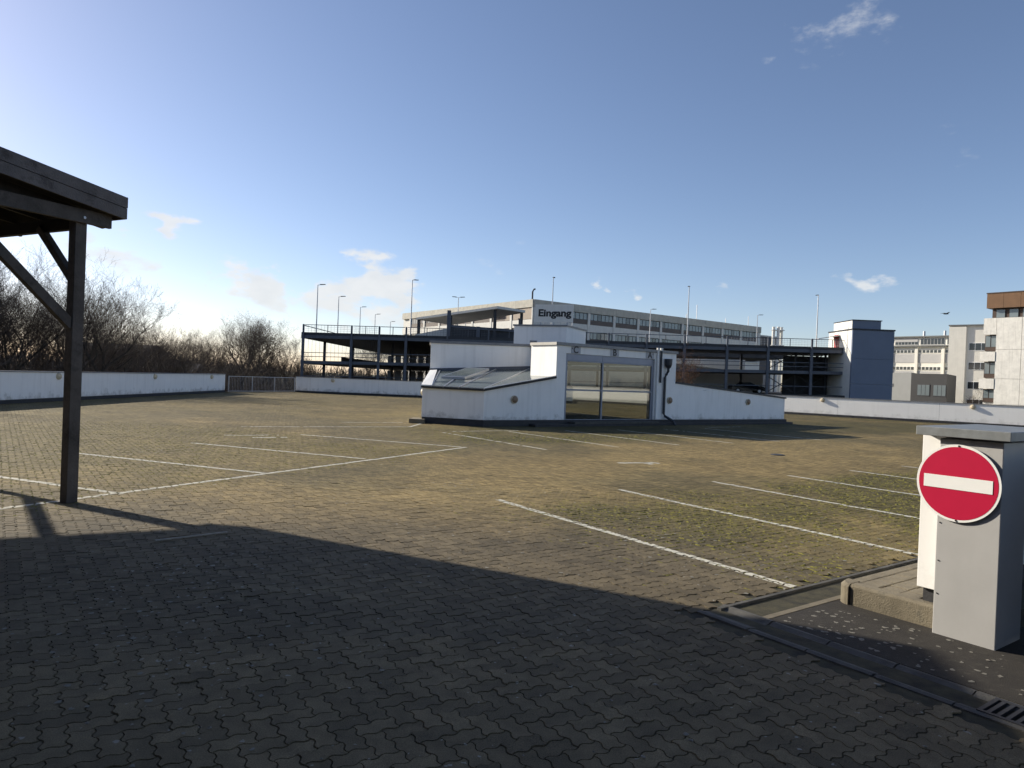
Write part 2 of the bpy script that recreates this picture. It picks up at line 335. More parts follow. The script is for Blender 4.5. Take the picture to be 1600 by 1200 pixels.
W = .1125                                     # herringbone cell of the wavy stones (stone = two cells)
def edge_pts(n):
    """zig-zag of one cell edge as (t, offset) without its end"""
    return {3: [(0,0),(.14,.09),(.34,.10),(.66,-.10),(.86,-.09)], 2: [(0,0),(.25,.11),(.75,-.11)], 1: [(0,0)]}[n]
def fix_ring(vert, n):
    # reversed edges must retrace the same curve: offset at t is f(t)
    w, h = (1,2) if vert else (2,1); ep = edge_pts(n); P = []
    for i in range(w): P += [(i+t, o) for t, o in ep]
    for j in range(h): P += [(w-o, j+t) for t, o in ep]
    rev = [(1, 0)] + [(t, o) for t, o in ep[:0:-1]]
    for i in reversed(range(w)): P += [(i+t, h+o) for t, o in rev]
    for j in reversed(range(h)): P += [(-o, j+t) for t, o in rev]
    return np.array(P)
def inset(P, d):
    n = len(P); A = np.roll(P, 1, 0); B = np.roll(P, -1, 0)
    e1 = P-A; e2 = B-P; e1 /= np.linalg.norm(e1, axis=1)[:, None]; e2 /= np.linalg.norm(e2, axis=1)[:, None]
    n1 = np.stack([-e1[:,1], e1[:,0]], 1); n2 = np.stack([-e2[:,1], e2[:,0]], 1); k = n1+n2; k /= np.maximum(.5, (k*n1).sum(1))[:, None]
    return P + k*d
# all stones of the deck
ia, ib = np.meshgrid(np.arange(-340, 640), np.arange(-60, 640), indexing='ij'); k = (ia+ib) % 4
st = []
for vert, kk in ((0, 0), (1, 2)):
    s = k == kk; ca = ia[s].astype(float); cb = ib[s].astype(float)
    st.append(np.stack([ca, cb, np.full(ca.shape, vert)], 1))
st = np.concatenate(st)
ca = (st[:,0] + np.where(st[:,2] == 1, .5, 1))*W; cb = (st[:,1] + np.where(st[:,2] == 1, 1, .5))*W
cx = ca*E1[0]+cb*E2[0]; cy = ca*E1[1]+cb*E2[1]
keep = (cy > 1.4) & (np.abs(cx) < cy*.80+2.2) & (cx > -21.9)
keep &= (ca < 4.66) | (cb > 3.88)
def inside(poly, x, y):
    r = np.zeros(x.shape, bool)
    for i in range(len(poly)):
        (x0,y0),(x1,y1) = poly[i], poly[i-1]
        c = ((y0 > y) != (y1 > y)) & (x < (x1-x0)*(y-y0)/(y1-y0+1e-12)+x0); r ^= c
    return r
shrunk = [(-21.9,-14),(45,-14),(45,37),(33.2,44.9),(8.2,63.8),(5.6,60.2),(-18.4,60.2),(-21.9,53.8)]
keep &= inside(shrunk, cx, cy)
st, ca, cb, cx, cy = st[keep], ca[keep], cb[keep], cx[keep], cy[keep]
dist = np.hypot(cx, cy); rnd = RNG.random(len(st)); COL = tone(cx, cy, rnd)
TILT = RNG.normal(0, .0032, (len(st), 2)); ZZ = RNG.normal(0, .0016, len(st)) - np.where(RNG.random(len(st)) < .03, .003, 0)
RINGS = {(v, n): fix_ring(v, n) for v in (0, 1) for n in (1, 2, 3)}
def batch(idx, n, chamfer):
    """vertex and face arrays of many stones at once"""
    V, F, S, T, base = [], [], [], [], 0
    for v in (0, 1):
        s = idx[st[idx,2] == v]
        if not len(s): continue
        P = RINGS[(v, n)]*W; P = inset(P, .0023 if chamfer else .0050); c0 = np.array([.5 if v else 1, 1 if v else .5])*W
        O = st[s,:2]*W
        rings = [(P, -.0085), (inset(P, .0018), 0.)] if chamfer else [(P, 0.)]
        m = len(P); vs = []
        for Q, z in rings:
            A = O[:,None,:] + Q[None]; L_ = Q-c0
            zz = z + ZZ[s][:,None] + TILT[s,0][:,None]*L_[None,:,0] + TILT[s,1][:,None]*L_[None,:,1]
            vs.append(np.stack([A[...,0]*E1[0]+A[...,1]*E2[0], A[...,0]*E1[1]+A[...,1]*E2[1], zz], -1))
        vs = np.concatenate(vs, 1); nv = vs.shape[1]
        top = np.arange(m) + (m if chamfer else 0)
        fl = [top]; sz = [m]
        if chamfer:
            for i in range(m): fl.append(np.array([i, (i+1)%m, m+(i+1)%m, m+i])); sz.append(4)
        fl = np.concatenate(fl); nf = len(sz)
        V.append(vs.reshape(-1,3)); F.append((fl[None] + (base + np.arange(len(s))*nv)[:,None]).ravel()); S.append(np.tile(sz, len(s)))
        T.append(np.repeat(COL[s], nf, 0)); base += len(s)*nv
    return np.concatenate(V), np.concatenate(F), np.concatenate(S), np.concatenate(T)
def mesh_np(name, V, F, S, T=None):
    me = bpy.data.meshes.new(name); me.vertices.add(len(V)); me.vertices.foreach_set('co', V.astype(np.float32).ravel())
    me.loops.add(len(F)); me.loops.foreach_set('vertex_index', F.astype(np.int32)); me.polygons.add(len(S))
    me.polygons.foreach_set('loop_start', np.concatenate([[0], np.cumsum(S)[:-1]]).astype(np.int32))
    me.polygons.foreach_set('use_smooth', np.zeros(len(S), bool)); me.update(calc_edges=True)
    if T is not None:
        a = me.attributes.new('tone', 'FLOAT_COLOR', 'FACE'); a.data.foreach_set('color', np.concatenate([T, np.ones((len(T),1))], 1).astype(np.float32).ravel())
    return me
# the 300 stones that show largest are objects of their own
t_ = np.array([math.cos(R(2.25)), math.sin(R(2.25))])
u_ = cx/np.maximum(cy,.1)*1109; v_ = EYE/np.maximum(cy,.1)*1109-8.5
pxx = 800 + u_*t_[0]-v_*t_[1]; pxy = 600 + u_*t_[1]+v_*t_[0]
vis = (pxx > 6) & (pxx < 1594) & (pxy < 1192) & (cy > 1)
order = np.argsort(np.where(vis, dist, 1e9)); single = order[:300]; rest = np.setdiff1d(np.arange(len(st)), single)
variants = {}
for j, i in enumerate(single):
    v = int(st[i,2]); key = (v, j % 14)
    if key not in variants:
        V, F, S, T = batch(np.array([i]), 3, True); V = V - np.array([cx[i], cy[i], ZZ[i]]); variants[key] = mesh_np('paver', V, F, S, T)
    o = link('paver', variants[key], 'paver', deck); o.location = (cx[i], cy[i], ZZ[i])
for name, lo, hi, n, ch in (('paving_near', 0, 12.5, 3, True), ('paving_middle', 12.5, 27, 2, False), ('paving_far', 27, 200, 1, False)):
    s = rest[(dist[rest] >= lo) & (dist[rest] < hi)]
    stuff(link(name, mesh_np(name, *batch(s, n, ch)), 'paver', deck))
# moss cushions along the joints
def moss():
    m = moss_mask(cx, cy); s = np.where((dist < 26) & (RNG.random(len(st)) < m*1.1) & (cy > 5))[0]
    nb = 5; V, F = [], []
    s = np.repeat(s, nb); far = dist[s]
    sel = RNG.random(len(s)) < np.clip(1.15-far/34, .3, 1); s = s[sel]
    w = np.where(st[s,2] == 1, 1, 2); h = 3-w
    side = RNG.integers(0, 4, len(s)); t = RNG.random(len(s))
    la = np.where(side == 0, t*w, np.where(side == 1, w, np.where(side == 2, t*w, 0))); lb = np.where(side == 0, 0, np.where(side == 1, t*h, np.where(side == 2, h, t*h)))
    A = (st[s,0]+la)*W; B = (st[s,1]+lb)*W; along = np.where((side == 0) | (side == 2), 0., np.pi/2)+RNG.normal(0,.35,len(s))
    Ls = RNG.uniform(.015, .060, len(s)); Ws = RNG.uniform(.006, .019, len(s)); Hs = np.where(cx[s] < -1.5, RNG.uniform(.003, .007, len(s)), RNG.uniform(.003, .010, len(s))*np.clip(m[s]*1.5,.4,1.2))
    ang = np.arange(6)*np.pi/3
    ru = np.cos(ang)[None]*Ls[:,None]*RNG.uniform(.6,1.3,(len(s),6)); rv = np.sin(ang)[None]*Ws[:,None]*RNG.uniform(.6,1.3,(len(s),6))
    da = ru*np.cos(along)[:,None]-rv*np.sin(along)[:,None]; db = ru*np.sin(along)[:,None]+rv*np.cos(along)[:,None]
    A6 = A[:,None]+da; B6 = B[:,None]+db
    rim = np.stack([A6*E1[0]+B6*E2[0], A6*E1[1]+B6*E2[1], np.full(A6.shape, -.003)], -1)
    top = np.stack([A*E1[0]+B*E2[0], A*E1[1]+B*E2[1], Hs], -1)[:,None]
    vs = np.concatenate([rim, top], 1).reshape(-1,3)
    tri = np.array([[i,(i+1)%6,6] for i in range(6)]).ravel()
    F = (tri[None]+(np.arange(len(s))*7)[:,None]).ravel()
    stuff(link('moss', mesh_np('moss', vs, F, np.full(len(s)*6, 3)), 'moss', deck))
moss()
# painted bay lines: the stones' own tops, cut to the width of the stroke
def clip(poly, a, n):
    out = []
    for i in range(len(poly)):
        p, q = poly[i-1], poly[i]; dp, dq = (p-a)@n, (q-a)@n
        if dp >= 0: out.append(p)
        if (dp >= 0) != (dq >= 0): out.append(p+(q-p)*dp/(dp-dq))
    return out
def painted(p, q, w=.105, name='painted_line', wear=.0):
    p, q = np.array(p, float), np.array(q, float); d = (q-p); ln = np.linalg.norm(d); d /= ln; nn = np.array([-d[1], d[0]])
    rel = np.stack([cx-p[0], cy-p[1]], 1); al = rel@d; ac = rel@nn
    s = np.where((al > -.25) & (al < ln+.25) & (np.abs(ac) < w/2+.2))[0]; mb = MB()
    for i in s:
        if RNG.random() < wear: continue
        v = int(st[i,2]); n = 3 if dist[i] < 12.5 else (2 if dist[i] < 27 else 1)
        P = inset(RINGS[(v,n)]*W, .0085 if n == 3 else .004)+st[i,:2]*W; c0 = np.array([ca[i],cb[i]])
        hw = w/2*(1+RNG.normal(0,.06)); poly = list(P[:,:1]*E1[None]+P[:,1:]*E2[None])
        for a_, n_ in ((p-nn*hw, nn), (p+nn*hw, -nn), (p, d), (q, -d)):
            poly = clip(poly, a_, n_)
            if len(poly) < 3: break
        if len(poly) < 3: continue
        k0 = len(mb.v)
        for x in poly:
            r_ = np.array([x@E1, x@E2])-c0
            mb.v.append((x[0], x[1], .0022+ZZ[i]+TILT[i]@r_))
        mb.f.append(tuple(range(k0, len(mb.v))))
    if mb.f: obj(name, mb, 'paint', deck)
for a in (6.32, 8.92, 11.5, 14.05, 16.6, 19.15): painted(ab(a, 8.95), ab(a-.12, 3.84))
for a in (12.05, 14.75, 17.4, 20.1, 22.8, 25.5): painted(ab(a, 14.9), ab(a, 20.4), wear=.06)
painted(ab(12.6, 20.7), ab(15.4, 20.7), wear=.06); painted(ab(26.5, 21), ab(29, 21), wear=.06)
painted((-6.35,8.85), (-1.15,18.95)); painted((-8.9,11.62), (-5.55,10.2))
painted((-8.87,14.55), (-4.36,12.76)); painted((-7.77,17.35), (-3.15,15.5)); painted((-6.12,20.75), (-1.3,18.95))
painted((-8.6,22.7), (-3.55,25.5), wear=.06); painted((-3.6,25.5), (-3.4,28.3)); painted((-6.4,26.5), (-4.2,27.6), wear=.06)
painted((-7.9,19.6), (-6.6,20.3), .1, wear=.06); painted((-7.0,19.3), (-6.2,19.75), .16, wear=.06)
painted((2.55,16.62), (3.55,16.98), .16); painted((3.2,16.7), (3.55,17.0), .3, wear=.06)

# gutter, channel, apron, kerbs by the drive
gut = struct(obj('gutter_bed', MB().prism(quad_ab(4.755, 5.15, -3, 3.84), -.3, -.035), 'joint'))
b0 = 3.82
for i in range(14):
    ln = .49; mb = MB(); prof = [(4.765,-.002),(4.80,.004),(4.85,-.010),(4.95,-.024),(5.05,-.012),(5.10,.006),(5.14,0)]
    j = RNG.normal(0,.003,2); z = RNG.normal(0,.003)
    vs = [ab(p+j[0], b0-ln*i, q+z) for p, q in prof] + [ab(p+j[0], b0-ln*(i+1)+.012, q+z) for p, q in prof]
    vs += [(v[0],v[1],-.08) for v in vs]; n = len(prof)
    fs = [(k,n+k,n+k+1,k+1) for k in range(n-1)] + [tuple(range(n-1,-1,-1))+tuple(range(2*n,3*n)), tuple(range(n,2*n))+tuple(range(4*n-1,3*n-1,-1)), (0,2*n,3*n,n), (n-1,2*n-1,4*n-1,3*n-1)]
    obj('gutter_stone', mb.add(vs, fs), 'gutter_concrete', gut)
ch = struct(obj('drainage_channel', MB().prism(quad_ab(5.15, 12, 3.46, 3.74), -.2, -.03), 'gutter_concrete'))
obj('edge_rail', MB().prism(quad_ab(5.0, 12, 3.755, 3.795), -.15, .010), 'gutter_concrete', ch)
obj('edge_strip', MB().prism(quad_ab(5.15, 12, 3.40, 3.462), -.15, .004), 'concrete', ch)
for a, b, s in ((5.6,3.6,1.0),(5.75,3.62,.8),(5.45,3.64,.7),(5.95,3.58,.5)):
    mb = MB()
    for q in range(26):
        a_, b_ = a+RNG.normal(0,.09)*s, b+RNG.normal(0,.035)*s; x, y = ab(a_, b_); r = RNG.uniform(.01,.03); h = RNG.uniform(.008,.022)
        mb.add([(x+r*math.cos(t)*RNG.uniform(.6,1.2), y+r*math.sin(t)*RNG.uniform(.6,1.2), -.031) for t in np.arange(6)*math.pi/3]+[(x,y,-.03+h)], [(i,(i+1)%6,6) for i in range(6)])
    stuff(obj('moss', mb, 'moss', ch))
struct(obj('apron', MB().prism(quad_ab(5.15, 9.5, -3, 3.398), -.3, .001), 'asphalt'))
isl = struct(obj('kerb_island', MB().prism(quad_ab(6.27, 12, 2.2, 3.27), -.2, .150), 'joint'))
def kerb(a0, a1, b0_, b1, h, r, skip=()):
    mb = MB(); P = quad_ab(a0,a1,b0_,b1); Pi = quad_ab(a0+r,a1,b0_,b1)
    mb.add([(p[0],p[1],-.1) for p in P]+[(p[0],p[1],h-r*.7) for p in P]+[(p[0],p[1],h) for p in Pi],
           [(3,2,1,0),(0,1,5,4),(1,2,6,5),(2,3,7,6),(3,0,4,7),(4,5,9,8),(5,6,10,9),(6,7,11,10),(7,4,8,11),(8,9,10,11)])
    return mb
obj('kerb_stone', kerb(6.15, 6.27, 2.56, 3.268, .185, .025), 'concrete', isl, .008)
mbk = MB(); cor = [ab(6.27,3.275)] ; n = 7                              # rounded end stone
arc = [ab(6.33-.20*math.cos(t), 3.275+.135*math.sin(t)) for t in np.linspace(0, math.pi/2, n)]
arc_i = [ab(6.33-.165*math.cos(t), 3.275+.105*math.sin(t)) for t in np.linspace(0, math.pi/2, n)]
base = [ab(6.33,3.275)]+arc; topi = [ab(6.33,3.275)]+arc_i
mbk.add([(p[0],p[1],-.1) for p in base]+[(p[0],p[1],.155) for p in base]+[(p[0],p[1],.183) for p in topi],
        [(i,(i+1)%(n+1),(n+1)+(i+1)%(n+1),(n+1)+i)[::-1] for i in range(n+1)]+[(n+1+i,n+1+(i+1)%(n+1),2*n+2+(i+1)%(n+1),2*n+2+i)[::-1] for i in range(n+1)]+[tuple(range(3*n+2,2*n+1,-1))])
obj('kerb_stone', mbk, 'concrete', isl)
for i in range(4):
    a0 = 6.34+i*1.0; obj('kerb_stone', MB().prism(quad_ab(a0, a0+.99, 3.285, 3.395), -.1, .160), 'concrete', isl, .012)
for i in range(7):
    for j in range(4):
        a0 = 6.29+i*.165+(j%2)*.05; bb = 3.27-j*.172; z = .168+RNG.normal(0,.002)
        obj('paver', MB().prism(quad_ab(a0+.004, a0+.159, bb-.165, bb-.006), .14, z), 'concrete', isl, .006)
grate = thing('drain_grate', 'black iron slotted drain grate set in the concrete gutter', 'drain', ab(4.95,1.4,0))
gf = MB()
for q in (quad_ab(4.80,4.825,.95,1.75), quad_ab(5.075,5.10,.95,1.75), quad_ab(4.827,5.073,.95,.975), quad_ab(4.827,5.073,1.725,1.75)): gf.prism(q, -.02, .012)
obj('frame', gf, 'steel_dark', grate)
for i in range(15): obj('bar', MB().prism(quad_ab(4.828,5.072,.985+i*.05,1.008+i*.05), -.015, .010), 'steel_dark', grate)

# ------------------------------------------------------------------ grey pillar, white wall end, no-entry sign, gate
pil = thing('gate_pillar', 'grey sheet clad gate pillar carrying the round red sign', 'pillar', ab(6.27,2.32,0))
body = [ab(6.05,2.54), ab(6.05,2.10), ab(6.53,2.10), ab(6.53,2.54)]
obj('body', MB().prism(body, -.02, 1.545), 'pillar_grey', pil, .006)
for z in (.32,.58,.88,1.42):
    obj('rivet', MB().lathe(ab(6.047,2.515,z), (-E1[0],-E1[1],0), [(0,.006),(.003,.005)], 8), 'bolt_steel', pil)
capz = 1.56
obj('cap', MB().prism([ab(5.985,2.695), ab(5.985,2.035), ab(7.3,2.035), ab(7.3,2.76)], capz, capz+.070), 'zinc_cap', pil, .004)
wl = thing('parapet_wall_end', 'bright white clad wall end standing behind the grey gate pillar', 'wall', ab(6.9,2.64,0))
obj('cladding_panel', MB().prism([ab(6.20,2.735), ab(6.20,2.56), ab(8.6,2.56), ab(8.6,2.735)], .30, 1.555), 'white_panel', wl, .004)
obj('core', MB().prism([ab(6.24,2.70), ab(6.24,2.57), ab(8.58,2.57), ab(8.58,2.70)], 0, .299), 'dark_plinth', wl)
sg = thing('no_entry_sign', 'round red no entry sign with white bar on grey pillar', 'sign', ab(6.0,2.335,1.2))
nf = Vector((-E1[0],-E1[1],0)); rt = Vector((-E2[0],-E2[1],0)); sc0 = Vector(ab(6.045,2.395,1.205))
obj('backing', MB().lathe(sc0, nf, [(.0,.296),(.012,.298)], 64), 'bolt_steel', sg)
obj('border', MB().lathe(sc0+nf*.0125, nf, [(0,.300),(.003,.299)], 64), 'sign_white', sg)
obj('red_disc', MB().lathe(sc0+nf*.0157, nf, [(0,.281),(.0012,.281)], 64), 'sign_red', sg)
cb_ = sc0+nf*.0190; u3 = Vector((0,0,1))
obj('bar', MB().hexa([cb_+rt*sx*.243+u3*sz*.050+nf*d for d in (0,.0012) for sx, sz in ((-1,-1),(1,-1),(1,1),(-1,1))]), 'sign_white', sg)
for s in (1,-1): obj('bolt', MB().lathe(sc0+nf*.016+u3*s*.288, nf, [(0,.008),(.005,.006)], 8), 'bolt_steel', sg)
gt = thing('steel_gate', 'dark steel bar gate standing against the grey pillar', 'gate', ab(6.75,1.4,0))
for z in (.12, 1.40): obj('rail', MB().beam(ab(6.75,2.02,z), ab(6.75,-2.0,z), .05, .06), 'steel_dark', gt)
for i in range(5): obj('rail', MB().beam(ab(6.75,2.02,.34+i*.21), ab(6.75,-2.0,.34+i*.21), .03, .03), 'steel_dark', gt)
for i in range(9): obj('bar', MB().beam(ab(6.75,2.0-i*.45,.02), ab(6.75,2.0-i*.45,1.5), .045, .045), 'steel_dark', gt)
obj('infill_panel', MB().prism([ab(6.80,2.02), ab(6.80,-2.0), ab(6.83,-2.0), ab(6.83,2.02)], .05, 1.45), 'steel_dark', gt)

# ------------------------------------------------------------------ timber carport
CU = Vector((math.cos(R(63)), math.sin(R(63)), 0)); CV = Vector((-CU.y, CU.x, 0))
P1 = Vector((-5.84, 9.44, 0)); cp = thing('timber_carport', 'weathered dark timber carport with braced post and board fascia', 'carport', P1)
TH = .13                                                         # roof rises towards the drive
def post(p, h):
    o = obj('post', MB().beam(p, p+Vector((0,0,h)), .15, .15, CU), 'wood_dark', cp, .006)
    obj('post_shoe', MB().beam(p+CV*.079+Vector((0,0,-.01)), p+CV*.079+Vector((0,0,.28)), .05, .008, CV), 'galvanised', o)
    return o
P2 = P1+CV*6.1
for p, h in ((P1,3.76),(P2,3.76),(P1-CU*4.6,4.2),(P2-CU*4.6,4.2)): post(p, h)
for p in (P1, P2):
    sgn = -1 if p is P1 else 1
    b = p+CV*sgn*.10; off = Vector((0,0,3.80))
    o = obj('beam', MB().beam(b+off+CU*.38, b+off-CU*4.9, .06, .18), 'wood_dark', cp, .004)
    if p is P1: obj('bolt', MB().lathe(b+off-CV*.032+Vector((0,0,-.02)), -CV, [(0,.022),(.012,.018)], 12), 'galvanised', o)
    obj('brace', MB().beam(p-CU*.05+Vector((0,0,2.35)), p-CU*1.5+Vector((0,0,3.72)), .10, .12), 'wood_dark', cp, .004)
    obj('brace', MB().beam(p+CV*(.05 if p is P1 else -.05)+Vector((0,0,2.95)), p+CV*(.85 if p is P1 else -.85)+Vector((0,0,3.70)), .09, .10), 'wood_dark', cp, .004)
obj('beam', MB().beam(P1+CV*.10+CU*.02+Vector((0,0,3.72)), P2+CV*.3+CU*.02+Vector((0,0,3.72)), .08, .16), 'wood_black', cp)
C0 = Vector((-5.42, 9.77, 0)); Z0 = 3.86
def roofpt(u, v, dz=0): p = C0-CU*u+CV*v; return (p.x, p.y, Z0+TH*u+dz)
outline = [(0,0),(0,6.5),(5.48,12.4),(5.49,12.4),(5.49,0)]                 # u towards the drive, v along the back; unseen slant shaped for its shadow
obj('roof_deck', MB().add([roofpt(u,v,.05) for u,v in outline]+[roofpt(u,v,.27) for u,v in outline], [(0,1,2,3,4),(9,8,7,6,5)]+[(i,5+i,5+(i+1)%5,(i+1)%5) for i in range(5)]), 'wood_black', cp)
def board(u0, v0, u1, v1, z0, z1, th, nrm):
    mb = MB(); n = nrm*th; a0, a1 = Vector(roofpt(u0,v0,z0)), Vector(roofpt(u1,v1,z0)); c0, c1 = Vector(roofpt(u0,v0,z1)), Vector(roofpt(u1,v1,z1))
    return mb.hexa([a0,a1,a1+n,a0+n,c0,c1,c1+n,c0+n])
for z0, z1, e in ((0,.145,0),(.152,.30,.006)):
    obj('fascia_board', board(-.02,0,5.48,0,z0,z1,.028+e,-CV), 'wood_grey', cp)
    obj('fascia_board', board(0,-.03,0,6.5,z0,z1,.028+e,CU), 'wood_grey', cp)
for i in range(10):
    v = .35+i*.66; obj('rafter', MB().beam(Vector(roofpt(.05,v,-.05)), Vector(roofpt(5.4,v,-.05)), .06, .16), 'wood_black', cp)

sb = thing('added_shade_building', 'unseen dark building added beside the carport to shade the foreground', 'building', tuple(C0-CU*9+CV*4))  # out of view, added to keep sky light off the near paving
def uv(u, v): p = C0-CU*u+CV*v; return (p.x, p.y)
obj('wall', MB().prism([uv(5.5,-.6), uv(5.5,14), uv(14,14), uv(14,-.6)], 0, 7.5), 'dark_panel', sb)
obj('added_shade_wing', MB().prism([uv(9.6,-22), uv(9.6,-.61), uv(14,-.61), uv(14,-22)], 0, 7.5), 'dark_panel', sb)  # unseen wing behind the camera, added to darken the foreground
obj('roof_edge', MB().prism([uv(5.4,-.7), uv(5.4,14.1), uv(14.1,14.1), uv(14.1,-.7)], 7.51, 7.75), 'steel_dark', sb)

# ------------------------------------------------------------------ parapet walls
def wall(label, pts, h, joints, matn='white_render', cap=.05, th=.28, plinth=.17):
    """pts run with the deck on the right-hand side; joints: panel ends for each run"""
    w = thing('parapet_wall', label, 'wall', (*pts[0], 0))
    for (p, q), js in zip(zip(pts[:-1], pts[1:]), joints):
        p, q = Vector((*p,0)), Vector((*q,0)); d = (q-p); L_ = d.length; d /= L_; n = Vector((-d.y, d.x, 0))       # n: away from the deck
        def slab(t0, t1, o0, o1, z0, z1):
            a, b = p+d*t0, p+d*t1; return MB().prism([tuple((a+n*o0)[:2]), tuple((b+n*o0)[:2]), tuple((b+n*o1)[:2]), tuple((a+n*o1)[:2])], z0, z1)
        ts = [0]+[j*L_ for j in js]+[L_]
        for t0, t1 in zip(ts[:-1], ts[1:]): obj('panel', slab(t0+.006, t1-.006, 0, th, plinth, h-.05), matn, w)
        obj('core', slab(0, L_, .03, th-.03, -.3, h-.06), 'dark_plinth', w)
        obj('base_flashing', slab(0, L_, -.025, .025, -.02, plinth-.01), 'dark_plinth', w)
        m_ = max(1, int(L_/6)); 
        for i in range(m_): obj('coping', slab(L_*i/m_+.003, L_*(i+1)/m_-.003, -cap, th+cap, h-.045, h), 'coping_grey', w)
    return w
wall('long white parapet wall with stained patches along the tree side, ending at the mesh fence', [(-20.75,8.0),(-20.95,29.0),(-21.5,53.2)], 1.38, [[.33,.66],[.25,.5,.75]])
wall('shaded white parapet wall between the mesh fence and the entrance pavilion', [(-18.3,60.1),(-16.9,59.6),(-7.6,59.1),(5.2,60.3)], 1.36, [[],[.62],[.5]])
RWA, RWB = Vector((5.6,65.9,0)), Vector((33.4,45.0,0))
wall('sunlit white panel parapet wall in front of the stair tower and offices', [(5.6,65.9),(33.4,45.0),(45.2,36.4)], 1.42, [[.12,.30,.47,.66,.845],[.5]], 'white_panel')
wall('white parapet wall along the office side of the deck', [(45.2,36.4),(45.2,-12)], 1.42, [[.2,.4,.6,.8]], 'white_panel')
def wall_lamp(loc, n, label, r=.155, d=.13):
    t = thing('wall_lamp', label, 'lamp', loc, 'round bulkhead lamps on the white walls')
    c, n = Vector(loc), Vector(n).normalized()
    obj('ring', MB().lathe(c, n, [(-.005,r),(d*.5,r),(d*.6,r*.93)], 20), 'lamp_cream', t, smooth=False)
    obj('lens', MB().lathe(c, n, [(d*.6,r*.86),(d*.85,r*.72),(d,r*.35)], 20), 'lamp_brown' if r > .157 else 'lamp_cream', t)
LWL = 'round cream bulkhead lamp on the long white wall by the trees'
for y in (32.9, 42.2, 50.6): wall_lamp((-20.95-.55*(y-29)/24.2+.001, y, 1.16), (1,-.02,0), LWL)
wall_lamp((-15.0,59.49,1.12), (-.05,-1,0), 'round bulkhead lamp on the shaded wall beside the mesh fence')
rd = (RWB-RWA).normalized(); rn = Vector((rd.y,-rd.x,0)); rn = rn if rn.y < 0 else -rn
for t, lab in ((.63,'round cream lamp on the sunlit wall below the blue stair tower'), (.90,'round cream lamp on the sunlit wall below the ribbed concrete block')):
    p = RWA+(RWB-RWA)*t; wall_lamp((p.x+rn.x*.001, p.y+rn.y*.001, 1.20), rn, lab, .155, .17)
mf = thing('mesh_fence', 'galvanised low mesh fence closing the gap between the white walls', 'fence', (-21.4,53.6,0))
fa, fb_ = Vector((-21.35,53.5,0)), Vector((-18.35,60.0,0))
for i in range(4):
    p = fa.lerp(fb_, i/3); obj('post', MB().beam(p, p+Vector((0,0,1.25)), .06, .06), 'galvanised', mf)
for z in (.10, 1.22): obj('rail', MB().beam(fa+Vector((0,0,z)), fb_+Vector((0,0,z)), .04, .04), 'galvanised', mf)
for i in range(46):
    p = fa.lerp(fb_, (i+.5)/46); obj('bar', MB().beam(p+Vector((0,0,.1)), p+Vector((0,0,1.2)), .012, .012), 'galvanised', mf)
obj('threshold', MB().prism([(-21.5,53.2),(-21.2,53.1),(-18.1,59.9),(-18.4,60.1)], -.05, .05), 'concrete', mf)

# ------------------------------------------------------------------ entrance pavilion
PA = np.array([-1.05, 27.1])
def ts(t, s, z=None):
    p = PA+t*E1+s*E2; return (p[0],p[1]) if z is None else (p[0],p[1],z)
pv = thing('entrance_pavilion', 'low white pavilion with glass doors, glazed lean-to and dark roof edge', 'pavilion', ts(0,0,0))
B0 = (-3.5, 27.8); AA = tuple(PA); U0 = (-3.95, 34.0); UB = (-1.93, 34.0); U1 = (.86, 34.0); UF = (.77, 30.62)
zp = .25
def wallseg(name, p, q, th, z0, z1, m='white_render', side=1):
    """thickness goes to the left of p->q (side=1)"""
    p, q = np.array(p[:2]), np.array(q[:2]); d = (q-p)/np.linalg.norm(q-p); n = np.array([-d[1], d[0]])*side*th
    P = [p, q, q+n, p+n]; a, b = (z0 if hasattr(z0,'__len__') else (z0,z0)), (z1 if hasattr(z1,'__len__') else (z1,z1))
    za, zb = [a[0],a[1],a[1],a[0]], [b[0],b[1],b[1],b[0]]
    if side < 0: P, za, zb = P[::-1], za[::-1], zb[::-1]
    return obj(name, MB().prism(P, za, zb), m, pv)
HT = 3.33
wallseg('lean_to_wall', B0, AA, .22, zp, (1.42,1.40))
wallseg('lean_to_wall', AA, ts(3.505,0), .22, zp, (1.40,1.99))
wallseg('lean_to_wall', U0, (-3.498,27.83), .22, zp, (2.05,1.42))
wallseg('upper_wall', U0, UB, .25, 1.2, HT+.10); wallseg('upper_wall', UB, U1, .25, 1.2, HT+.10); wallseg('upper_wall', (.86,33.99), (.785,30.63), .3, 0, HT)
wallseg('side_wall', (-4.3,37.0), (U0[0],U0[1]+.002), .25, 0, HT+.10)
wallseg('pier', ts(3.51,0), ts(4.02,0), .4, zp, HT); wallseg('pier_flank', ts(3.51,1.725), ts(3.51,.402), .3, 0, HT)
wallseg('pier', ts(9.36,0), ts(10.8,0), .4, zp, HT)
wallseg('rear_wall', ts(10.8,8.2), (-4.3,37.0), .25, 0, HT)
wallseg('side_post', ts(10.8,.402), ts(10.8,1.2), .25, 0, HT); wallseg('side_post', ts(10.8,8.0), ts(10.8,8.19), .25, 0, HT)
wallseg('side_header', ts(10.8,1.202), ts(10.8,7.998), .2, 2.75, HT)
wallseg('fascia_wall', ts(4.022,0.02), ts(9.358,.02), .25, 3.02, HT)
wallseg('ramp_wall', ts(10.802,0), ts(19.7,0), .30, zp, (1.95,1.36))
wallseg('ramp_coping', ts(10.81,-.05), ts(19.78,-.05), .42, (1.952,1.362), (2.03,1.44), 'steel_dark')
